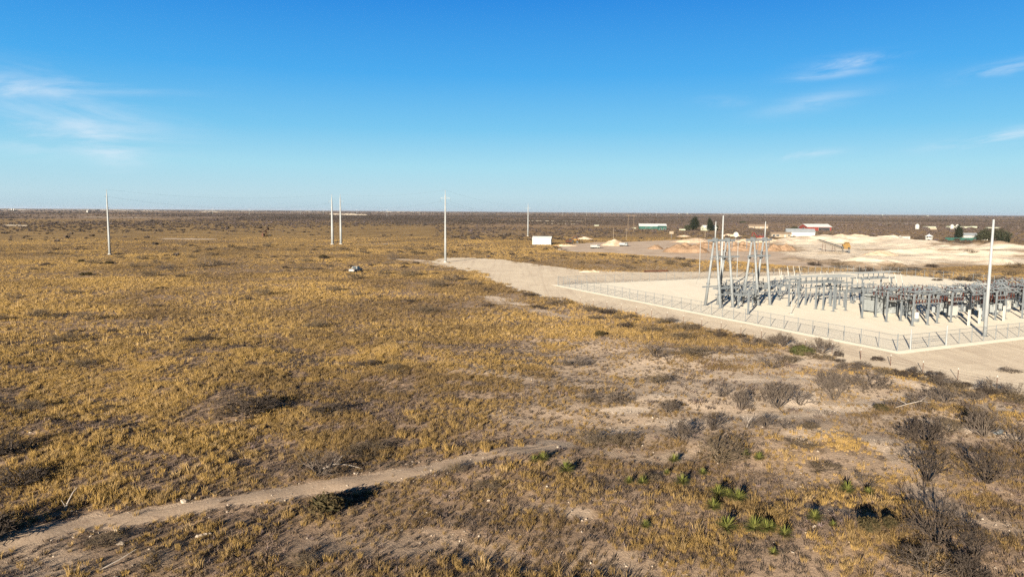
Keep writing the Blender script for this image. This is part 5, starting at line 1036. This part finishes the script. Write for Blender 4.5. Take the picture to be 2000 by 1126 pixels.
for px, py, r, h, lb in ((23, 411.2, 5, 14, 'left of two pale tanks on the far left horizon'), (27.5, 411.2, 5, 14, 'right of two pale tanks on the far left horizon'), (171, 415, 4, 11, 'pale tank standing on the plain left of the lone pole'), (1791, 448, 2.6, 7.5, 'white bulb tank alone left of the distant settlement'), (1859, 448, 2.4, 7., 'left of two white round tanks in the distant settlement'), (1869.5, 448, 2.4, 7., 'right of two white round tanks in the distant settlement'), (1494, 415.2+4, 5, 12, 'pale tank on the horizon behind the right steel frame')):
    o = empty('storage_tank', gloc(px, py), 0, lb, 'tank'); MB().lathe((0, 0, 0), [(r*.75, 0), (r, h*.15), (r, h*.75), (r*.6, h*.93), (r*.15, h)], 12).build('shell', MAT['white'], o, True); MB().box((r+.1, 0, h*.4), (.3, .6, h*.75)).build('ladder', MAT['steel'], o)
dp = empty('satellite_dish', gloc(1437, 469), 0, 'round white dish facing the camera between the steel frames', 'dish'); m = MB(); n = 20
m.v = [(0, .45, 4.2)]+[(1.9*rr_*math.cos(2*math.pi*k/n), -.35*rr_+.35, 4.2+1.9*rr_*math.sin(2*math.pi*k/n)) for rr_ in (.55, 1.) for k in range(n)]
m.f = [(0, 1+k, 1+(k+1) % n) for k in range(n)]+[(1+k, 1+n+k, 1+n+(k+1) % n, 1+(k+1) % n) for k in range(n)]; m.build('reflector', MAT['white'], dp, True); MB().tube((0, .5, 0), (0, .5, 4.2), .14).build('mount_pole', MAT['steel'], dp)
MB().tube((0, .2, 4.2), (0, -1.2, 4.2), .05).build('feed_arm', MAT['steel'], dp)
# poles in the distance
def wood_pole(px, pb, pt, label, arm=True, r=.16, mat='wood', group=None, name='utility_pole'):
    p = G(px, pb); H = (pb-pt)*p.y/F; o = empty(name, p, 0, label, 'utility pole', group); MB().tube((0, 0, -.2), (0, 0, H), r, r*.6).build('shaft', MAT[mat], o)
    if arm:
        MB().bar((-1.2, 0, H-.6), (1.2, 0, H-.6), .14).build('crossarm', MAT[mat], o)
        for x in (-1.1, 0, 1.1): MB().stack((x, 0, H-.5), .3, .07, 3, 6).build('insulator', MAT['porcelain_grey'], o)
    KEEP_CLEAR.append((p.x, p.y, 4)); return o
hf = empty('h_frame_pole', gloc(1232, 453), 0, 'twin dark wooden poles joined by a crossarm near the long green building', 'utility pole'); dH = G(1232, 453).y; Hh = 34*dH/F
for x in (-2.9, 2.9): MB().tube((x, 0, -.2), (x, 0, Hh), .24, .17).build('shaft', MAT['wood'], hf)
MB().bar((-5.6, 0, Hh-1.), (5.6, 0, Hh-1.), .3).build('crossarm', MAT['wood'], hf)
for x in (-5.3, 0, 5.3): MB().stack((x, 0, Hh-2.4), 1.3, .14, 6).build('insulator', MAT['porcelain_grey'], hf)
for px, pb, pt, lb, ar, mt in ((1198, 466, 445, 'slim wooden pole behind the cream gravel heap', False, 'tan_wall'), (1223, 468, 446, 'slim wooden pole right of the cream gravel heap', True, 'tan_wall'), (1377, 464, 446, 'wooden pole below the pale house', False, 'tan_wall'), (1574, 459, 445, 'wooden pole by the red barn', True, 'wood'), (1652, 457, 438, 'thin wooden pole right of the red barn', True, 'wood'), (1530, 452, 438, 'thin wooden pole left of the red barn', False, 'wood'), (1988, 452, 436, 'thin wooden pole near the right edge on the plain', False, 'wood'), (1143, 443, 424, 'thin wooden pole right of the distant steel pole', False, 'wood'),
        (1366, 533, 468, 'slim pale lamp pole standing behind the left steel frame', False, 'pole'), (1439, 541, 468, 'slim pale lamp pole standing between the steel frames', False, 'pole')):
    wood_pole(px, pb, pt, lb, ar, .13 if mt != 'pole' else .11, mt)
for k, (px, pb) in enumerate(((1098, 421.5), (1124, 421), (1145, 421.4), (1166, 421), (1180, 421.2), (587, 418.8), (632, 419), (697, 419.6), (756, 423), (820, 421), (1262, 421), (1282, 422), (487, 420), (415, 419), (530, 416))):
    p = G(px, pb); o = empty('steel_pole', p, 0, 'pale distant steel pole on the far plain below the horizon', 'utility pole', 'pale distant poles on the far plain'); MB().tube((0, 0, 0), (0, 0, 24), .45, .25).build('shaft', MAT['pole'], o); MB().bar((-4, 0, 22), (4, 0, 22), .35).build('crossarm', MAT['pole'], o)
# trees
def tree(px, py, H, Wd, kind, label, seed, n=2600):
    H *= 1.3 if kind == 'pine' else 1.1
    p = G(px, py); o = empty('conifer_tree' if kind == 'pine' else 'broadleaf_tree', p, seed*1.3, label, 'tree'); r = random.Random(seed); m = MB(); m.tube((0, 0, -.2), (0, 0, H*.55), .35, .18)
    for k in range(7): a = r.uniform(0, 6.28); z = H*r.uniform(.2, .5); m.tube((0, 0, z), (Wd*.33*math.cos(a), Wd*.33*math.sin(a), z+H*.18), .12, .05, 6)
    m.build('trunk', MAT['bark'], o); V, Fc = leaf_blob(seed, n, Wd*.5, Wd*.5, H*.66, H*.5, .5, 16 if kind == 'pine' else 12)
    if kind == 'pine': f = np.clip(1.25-.75*V[:, 2]/H, .3, 1.1); V[:, 0] *= f; V[:, 1] *= f
    link('crown', np_mesh('crown', V, Fc, MAT[kind]), o); KEEP_CLEAR.append((p.x, p.y, Wd*.6))
tree(1355, 449, 14.5, 14, 'pine', 'larger dark conifer left of the pale house', 801, 5000); tree(1386, 450.5, 12, 10, 'pine', 'smaller dark conifer at the right end of the pale house', 802, 4000)
tree(1343, 450, 6, 11, 'oak', 'bare brownish tree hugging the left side of the larger conifer', 803); tree(1399, 450, 6, 8, 'oak', 'low dark tree right of the smaller conifer', 804)
tree(1872, 468, 9.5, 11, 'pine', 'dark evergreen left of the white house at right', 805); tree(1922, 469, 8.5, 15, 'oak', 'wide dark tree left of the tall front mast', 806); tree(1953, 470, 8.5, 18, 'oak', 'wide dark tree right of the tall front mast', 807, 3000)
for k, px in enumerate((1949, 1958, 1967)): tree(px, 474, 4.2, 3.2, 'pine', '%s of three small trees in a row right of the front mast' % ('left', 'middle', 'right')[k], 810+k, 500)
tree(1550, 452, 5, 12, 'oak', 'low brown tree left of the red barn', 815); tree(1450, 436, 5, 16, 'oak', 'dark brush tree far behind the right steel frame', 816)

# ------------------------------------------------------------------ vehicles and machines
def pickup(loc, rz, label):
    root = empty('pickup_truck', loc, rz, label, 'pickup truck'); prof = [(-2.9, .55), (-2.9, 1.15), (-1.0, 1.2), (-.75, 1.85), (.55, 1.88), (1.25, 1.25), (2.7, 1.12), (2.85, .55)]; m = MB(); n = len(prof)
    for y in (-.98, .98): m.v += [(x, y*(.86 if z > 1.5 else 1), z) for x, z in prof]
    m.f = [tuple(range(n)), tuple(range(2*n-1, n-1, -1))]+[(i, (i+1) % n, n+(i+1) % n, n+i) for i in range(n)]; m.build('body', MAT['white'], root)
    m = MB()
    for s in (-1, 1): m.quad((-.7, s*.985, 1.28), (.95, s*.985, 1.28), (.5, s*.875, 1.8), (-.62, s*.875, 1.8))
    m.quad((-1.03, -.8, 1.27), (-1.03, .8, 1.27), (-.79, .74, 1.8), (-.79, -.74, 1.8)); m.quad((1.27, -.8, 1.28), (1.27, .8, 1.28), (.62, .74, 1.84), (.62, -.74, 1.84)); m.build('window', MAT['glass'], root)
    MB().box((-1.95, 0, 1.2), (1.7, 1.6, .05)).build('cargo_bed', MAT['dark'], root); MB().box((-2.93, 0, .85), (.06, 1.7, .5)).build('tailgate', MAT['white'], root); MB().box((-2.98, 0, .5), (.16, 1.9, .2)).build('bumper', MAT['steel_dark'], root)
    for x in (-1.85, 1.8):
        for y in (-.9, .9): w = MB().tube((x, y-.13, .4), (x, y+.13, .4), .42, None, 16).build('wheel', MAT['rubber'], root); MB().tube((x, y-.14, .4), (x, y+.14, .4), .22, None, 10).build('rim', MAT['steel'], w)
    for y in (-.8, .8): MB().box((-2.95, y, .95), (.05, .16, .35)).build('tail_light', MAT['red'], root)
pk = onG(695, 531); pickup(pk, rad(74), 'white pickup truck parked in the golden grass'); KEEP_CLEAR.append((pk.x, pk.y, 4))
def pump_jack(loc, rz, label):
    root = empty('pump_jack', loc, rz, label, 'pump jack', None); MB().box((0, 0, .25), (6, 1.6, .5)).build('base', MAT['rust'], root); m = MB()
    for s in (-1, 1): m.bar((.2, s*.8, .4), (1., s*.15, 4.6), .22); m.bar((1.9, s*.8, .4), (1.05, s*.15, 4.6), .22)
    m.build('post', MAT['rust'], root); MB().bar((-2., 0, 3.6), (3.6, 0, 5.9), .4, .5).build('beam', MAT['rust'], root); MB().quad((3.4, -.25, 7.), (4.4, -.25, 6.1), (4.3, -.25, 4.6), (3.5, -.25, 5.2), ).quad((3.4, .25, 7.), (4.4, .25, 6.1), (4.3, .25, 4.6), (3.5, .25, 5.2)).quad((3.4, -.25, 7.), (3.4, .25, 7.), (4.4, .25, 6.1), (4.4, -.25, 6.1)).quad((4.4, -.25, 6.1), (4.4, .25, 6.1), (4.3, .25, 4.6), (4.3, -.25, 4.6)).build('horse_head', MAT['rust'], root)
    MB().tube((4.3, 0, .2), (4.3, 0, 4.8), .05).build('rod', MAT['steel'], root); MB().box((-2.2, 0, 1.6), (1.6, 1.4, 1.6)).build('motor', MAT['rust'], root); MB().bar((-2.6, .8, .9), (-1.6, .8, 3.8), .25).build('crank', MAT['rust'], root); KEEP_CLEAR.append((loc[0], loc[1], 7))
pump_jack(gloc(518, 462), rad(70), 'rusty red pump jack on the plain left of the thick poles')
def excavator(loc, rz, label, mat='yellow'):
    root = empty('excavator', loc, rz, label, 'excavator'); 
    for s in (-1, 1):
        m = MB(); m.box((0, s*1.1, .5), (3.4, .55, .75)); m.tube((-1.7, s*.85, .5), (-1.7, s*1.36, .5), .38); m.tube((1.7, s*.85, .5), (1.7, s*1.36, .5), .38); m.build('track', MAT['rubber'], root)
    m = MB(); m.box((-.6, 0, 1.6), (3.2, 2.4, 1.2)); m.box((-1.6, 0, 2.3), (1.1, 2.3, .4)); m.build('body', MAT[mat], root); cb = MB().box((.6, .7, 2.5), (1.3, 1., 1.6)).build('cab', MAT[mat], root); MB().box((.65, .7, 2.7), (1.36, 1.06, .9)).build('window', MAT['glass'], cb)
    MB().bar((.8, -.2, 1.8), (3.6, -.2, 4.8), .45, .55).bar((3.6, -.2, 4.8), (5., -.2, 4.1), .4, .5).build('boom', MAT[mat], root); MB().bar((5., -.2, 4.2), (5.6, -.2, 1.6), .35, .4).build('stick', MAT[mat], root); MB().quad((5.2, -.8, 1.7), (5.9, -.8, 1.5), (5.6, -.8, .4), (4.8, -.8, .7)).quad((5.2, .4, 1.7), (5.9, .4, 1.5), (5.6, .4, .4), (4.8, .4, .7)).quad((5.9, -.8, 1.5), (5.9, .4, 1.5), (5.6, .4, .4), (5.6, -.8, .4)).quad((5.6, -.8, .4), (5.6, .4, .4), (4.8, .4, .7), (4.8, -.8, .7)).build('bucket', MAT['steel_dark'], root); KEEP_CLEAR.append((loc[0], loc[1], 5))
def loader(loc, rz, label, mat='yellow'):
    root = empty('wheel_loader', loc, rz, label, 'wheel loader'); MB().box((-1., 0, 1.7), (3., 1.8, 1.2)).box((1.3, 0, 1.2), (1.8, 1.2, .8)).build('body', MAT[mat], root); cb = MB().box((.2, 0, 2.9), (1.3, 1.3, 1.4)).build('cab', MAT[mat], root); MB().box((.2, 0, 3.), (1.36, 1.36, .8)).build('window', MAT['glass'], cb)
    for x in (-1.5, 1.5):
        for y in (-1.05, 1.05): MB().tube((x, y-.28, .75), (x, y+.28, .75), .75, None, 16).build('wheel', MAT['rubber'], root)
    MB().bar((1., -.5, 1.7), (3., -.5, .9), .2).bar((1., .5, 1.7), (3., .5, .9), .2).build('lift_arm', MAT[mat], root); MB().box((3.4, 0, .6), (.9, 2.6, .9)).build('bucket', MAT['steel_dark'], root); KEEP_CLEAR.append((loc[0], loc[1], 5))
excavator(gloc(1112, 476), rad(20), 'brown digger standing by its pole right of the white shed', 'rust'); loader(gloc(1124, 473), rad(160), 'yellow loader parked behind the brown digger')
excavator(gloc(1480, 466), rad(200), 'rusty red machine left of the right spike', 'red'); loader(gloc(1491, 467), rad(30), 'rusty red loader beside the rusty red machine', 'red')
def crusher():
    c = G(1652, 496); root = empty('rock_crusher', (c.x, c.y, .9), rad(-12), 'yellow rock crusher on the white quarry floor', 'crusher'); root.scale = (.8, .8, .8)
    m = MB(); m.box((0, 0, 3.2), (4.4, 3., 2.2)); m.box((.3, 0, 4.9), (3., 2.6, 1.3)); m.box((-1.7, .2, 4.7), (1., 2.2, .8)); m.build('body', MAT['yellow'], root)
    m = MB()
    for x in (-1.9, 1.9):
        for y in (-1.2, 1.2): m.box((x, y, 1.), (.3, .3, 2.4))
    m.bar((-1.9, -1.2, .4), (1.9, -1.2, 2.), .15); m.build('leg', MAT['steel_dark'], root); MB().quad((-1.2, -1.5, 6.2), (1.6, -1.5, 6.2), (1., -.8, 5.5), (-.6, -.8, 5.5)).quad((-1.2, 1.5, 6.2), (1.6, 1.5, 6.2), (1., .8, 5.5), (-.6, .8, 5.5)).quad((1.6, -1.5, 6.2), (1.6, 1.5, 6.2), (1., .8, 5.5), (1., -.8, 5.5)).build('hopper', MAT['yellow'], root)
    MB().box((1.2, -1.55, 2.7), (1.2, .1, 1.)).build('panel', MAT['dark'], root); MB().tube((-2.3, -1.2, 3.), (-2.3, -1.5, 3.), .9, None, 16).build('flywheel', MAT['steel_dark'], root)
    KEEP_CLEAR.append((c.x, c.y, 12))
crusher()
def conveyor(pa, za, pb, zb, label):
    a, b = G(*pa), G(*pb); a.z, b.z = za, zb; root = empty('conveyor', (a.x, a.y, 0), 0, label, 'conveyor', 'conveyor belts at the crusher'); d = b-a; s = Vector((-d.y, d.x, 0)).normalized()*.6; m = MB(); A = Vector((0, 0, za)); n = 12
    for q in (s, -s): m.bar(A+q, A+q+d, .14); m.bar(A+q+Vector((0, 0, -.8)), A+q+d+Vector((0, 0, -.8)), .12)
    for k in range(n): p0 = A+d*(k/n); p1 = A+d*((k+1)/n); m.bar(p0+s+Vector((0, 0, -.8)), p1+s, .08); m.bar(p0-s+Vector((0, 0, -.8)), p1-s, .08)
    m.build('truss', MAT['tan_wall'], root); e = d*1.; MB().quad(A+s*1.1+Vector((0, 0, .15)), A-s*1.1+Vector((0, 0, .15)), A-s*1.1+e+Vector((0, 0, .15)), A+s*1.1+e+Vector((0, 0, .15))).build('belt', MAT['steel_dark'], root); m = MB()
    for t in (.35, .75):
        q = A+d*t; 
        for w in (s, -s): m.bar((q.x+w.x*1.6, q.y+w.y*1.6, .1), q+w+Vector((0, 0, -.8)), .14)
    m.build('leg', MAT['rust'], root)
conveyor((1645, 497), 3.4, (1597, 492), 6.6, 'long conveyor rising to the upper left from the crusher'); conveyor((1650, 497.5), 1.8, (1600, 497.5), 1.6, 'low level conveyor running left from the crusher')
def flat_truck(loc, rz, label, mat='white'):
    root = empty('dump_truck', loc, rz, label, 'truck'); root.scale = (.8, .8, .8); MB().box((2.4, 0, 1.6), (1.8, 2.2, 1.9)).build('cab', MAT[mat], root); MB().box((2.5, 0, 2.05), (1.85, 2.26, .7)).build('window', MAT['glass'], root); MB().box((-.6, 0, 1.7), (4., 2.3, 1.5)).build('bed', MAT[mat], root); MB().box((.3, 0, .8), (6., 1.1, .3)).build('chassis', MAT['steel_dark'], root)
    for x in (2.4, -.9, -2.1):
        for y in (-1., 1.): MB().tube((x, y-.18, .5), (x, y+.18, .5), .5, None, 12).build('wheel', MAT['rubber'], root)
    KEEP_CLEAR.append((loc[0], loc[1], 6))
flat_truck(gloc(1161, 485), rad(15), 'white truck parked on the grey yard'); flat_truck(gloc(1217, 480.5), rad(-20), 'grey truck at the right foot of the cream gravel heap', 'cabinet')
p = G(1258, 531.5); q = G(1304, 530.5); tag(MB().tube((p.x, p.y, .35), (q.x, q.y, .35), .33, None, 10).build('steel_pipe', MAT['rust']), 'long rusty pipe lying on the grass behind the pad', 'pipe')
sg = empty('road_sign', gloc(1311, 466), 0, 'pale square sign on a post left of the dark conifer', 'sign'); MB().tube((0, 0, 0), (0, 0, 5.2), .12).build('post', MAT['steel'], sg); MB().box((0, -.15, 4.6), (3.2, .12, 2.)).build('panel', MAT['tan_wall'], sg)
# ------------------------------------------------------------------ yuccas, dead wood, rocks
def yucca_mesh(seed, n, r, up_, w, green=True):
    rn = np.random.default_rng(seed); V = []; Fc = []
    for k in range(n):
        a = rn.uniform(0, 6.283); t = math.acos(rn.uniform(.05, .98)) if green else rn.uniform(1.2, 1.75); d = np.array([math.cos(a)*math.sin(t), math.sin(a)*math.sin(t), math.cos(t)]); l = r*rn.uniform(.75, 1.1); s = np.array([-math.sin(a), math.cos(a), 0])*w/2; o = np.array([0, 0, up_]); i = len(V); m_ = o+d*l*.45; e = o+d*l-np.array([0, 0, .1*l*math.sin(t)])
        if e[2] < .02: e[2] = .02
        V += [o-s, o+s, m_+s, m_-s, e+s*.1, e-s*.1]; Fc += [(i, i+1, i+2, i+3), (i+3, i+2, i+4, i+5)]
    return np.array(V), np.array(Fc)
YM = [np_mesh('yucca_leaves', *yucca_mesh(900+s, 95, .72, .28, .055), MAT['yucca']) for s in range(4)]; YS = [np_mesh('yucca_skirt', *yucca_mesh(950+s, 40, .6, .22, .06, False), MAT['straw']) for s in range(4)]
for k, (px, py, s, lb) in enumerate(((1042, 904, .8, 'left yucca of the leftmost pair'), (1061, 902, 1., 'right yucca of the leftmost pair'), (1105, 926, 1.3, 'large pale round yucca right of the leftmost pair'), (1255, 948, .9, 'faint yucca half hidden in golden grass, left of the tall dark one'), (1228, 945, .7, 'dull small yucca in golden grass right of the pale round one'), (1332, 950, 1.15, 'tall dark blue green yucca among dry stalks'), (1316, 905, 1., 'dark yucca with a shadow behind it below the sandy strip'), (1302, 928, .6, 'tiny yucca left above the tall dark one'), (1372, 928, .7, 'tiny yucca right above the tall dark one'), (1402, 974, 1.25, 'tallest bright yucca at the left of the bright cluster'), (1420, 974, .9, 'small middle yucca of the bright cluster'), (1442, 982, 1.2, 'right yucca of the bright cluster'), (1393, 998, 1.05, 'lowest yucca of the bright cluster'), (1418, 1042, 1.35, 'spiky round yucca with a black shadow, left of the double one'), (1473, 1042, 1.3, 'left half of the double yucca near the bottom'), (1496, 1040, 1.1, 'right half of the double yucca near the bottom'), (1260, 1032, .7, 'solitary narrow yucca in the brown grass'), (1455, 895, .9, 'left yucca of the upper right pair'), (1482, 900, .9, 'right yucca of the upper right pair'), (1590, 1020, 1.05, 'yucca beside a small white stone'), (1506, 1038, .8, 'yucca close against the right end of the double one'), (1532, 1052, .95, 'bright yellow green yucca at the lower right of the double one'), (1655, 965, 1.1, 'fresh green yucca left of the bare small shrub'), (1696, 968, .8, 'small yucca right of the bare small shrub'), (1627, 1030, .55, 'tiny green yucca left of the black green bush'), (1510, 1085, .6, 'dull small yucca near the bottom edge'))):
    p = onG(px, py); o = empty('yucca_plant', p, k*1.7, lb, 'yucca', 'green yuccas in the foreground'); o.scale = (s, s, s); link('leaves', YM[k % 4], o); link('dead_skirt', YS[k % 4], o)
def dead(px, py, segs, label, name='dead_branch'):
    p = onG(px, py); o = link(name, seg_mesh(name, segs, MAT['dead_wood'])); o.location = p; tag(o, label, 'dead wood')
V3 = Vector
dead(128, 998, [(V3((0, 0, -.05)), V3((.1, .1, .55)), .09, .07), (V3((.1, .1, .55)), V3((.45, .2, 1.25)), .07, .05), (V3((.45, .2, 1.25)), V3((.75, .2, 1.6)), .05, .02), (V3((.05, 0, .3)), V3((-.3, .1, .75)), .05, .02), (V3((.0, 0, .05)), V3((.9, -.2, .12)), .06, .03)], 'bleached forked stump standing beside the dirt track at left')
dead(1752, 798, [(V3((-.2, 0, .15)), V3((1.2, .3, .45)), .07, .09), (V3((1.2, .3, .45)), V3((2.6, .4, .75)), .09, .08), (V3((2.6, .4, .75)), V3((3.9, .8, .5)), .08, .05), (V3((1.2, .3, .45)), V3((.6, .9, .7)), .05, .02), (V3((2.6, .4, .75)), V3((3., 0, 1.4)), .05, .02)], 'pale dead branch lying in front of the row of grey shrubs')
dead(1458, 836, [(V3((0, 0, 0)), V3((.15, 0, .6)), .06, .05), (V3((.15, 0, .6)), V3((.5, .1, 1.1)), .05, .03), (V3((.15, 0, .6)), V3((.0, .1, 1.3)), .04, .02)], 'bleached snag beside the spindly sapling')
dead(655, 918, [(V3((-1.1, 0, .1)), V3((0, .1, .5)), .07, .06), (V3((0, .1, .5)), V3((.9, .3, .35)), .06, .05), (V3((.9, .3, .35)), V3((2., .2, .12)), .05, .03), (V3((0, .1, .5)), V3((.5, .3, 1.1)), .04, .02)], 'curved bleached limb sprawling at the foot of the pale bare tree')
dead(195, 1115, [(V3((0, 0, .08)), V3((.8, .6, .4)), .045, .04), (V3((.8, .6, .4)), V3((1.4, 1.2, .7)), .04, .02)], 'thin bleached stick at the bottom edge, lower left')
def rock(px, py, s, mat, label):
    p = onG(px, py); bm = bmesh.new(); bmesh.ops.create_icosphere(bm, subdivisions=3, radius=1); sd = px
    for v in bm.verts: c = v.co; c *= 1+.35*math.sin(c.x*3.1+sd)*math.cos(c.y*2.7+sd*.3)+.18*math.sin(c.z*6+c.x*5+sd); c.x *= s; c.y *= s*.7; c.z *= s*.5
    me = bpy.data.meshes.new('rock'); bm.to_mesh(me); bm.free(); me.materials.append(mat); o = link('rock', me); o.location = p+Vector((0, 0, s*.2)); tag(o, label, 'rock')
rock(237, 1062, .22, MAT['stone'], 'white stone on the bare soil below the dirt track'); rock(390, 1047, .2, MAT['stone'], 'pale stone, left of two below the dirt track'); rock(404, 1044, .22, MAT['stone'], 'grey stone, right of two below the dirt track'); rock(230, 1036, .2, MAT['stone'], 'pale flat stone at the lower edge of the dirt track'); rock(1590, 1028, .15, MAT['stone'], 'small white stone at the foot of a yucca'); rock(1948, 846, .5, MAT['steel_dark'], 'black rock with a white edge near the right edge')
far_scrub()
# ------------------------------------------------------------------ hazy air
def build_haze():
    m = MB(); m.box((0, 0, 24.5), (64000, 64000, 51)); m_ = bpy.data.materials.new('air'); m_.use_nodes = True; nt = m_.node_tree; nt.nodes.clear(); out = N(nt, 'ShaderNodeOutputMaterial')
    v = N(nt, 'ShaderNodeVolumePrincipled', ins={'Density': HAZE, 'Color': (.56, .66, .82, 1), 'Anisotropy': .2}); L(nt, v.outputs[0], out.inputs['Volume'])
    tag(m.build('haze', m_), kind='stuff')
HAZE = 2.4e-5
build_haze()
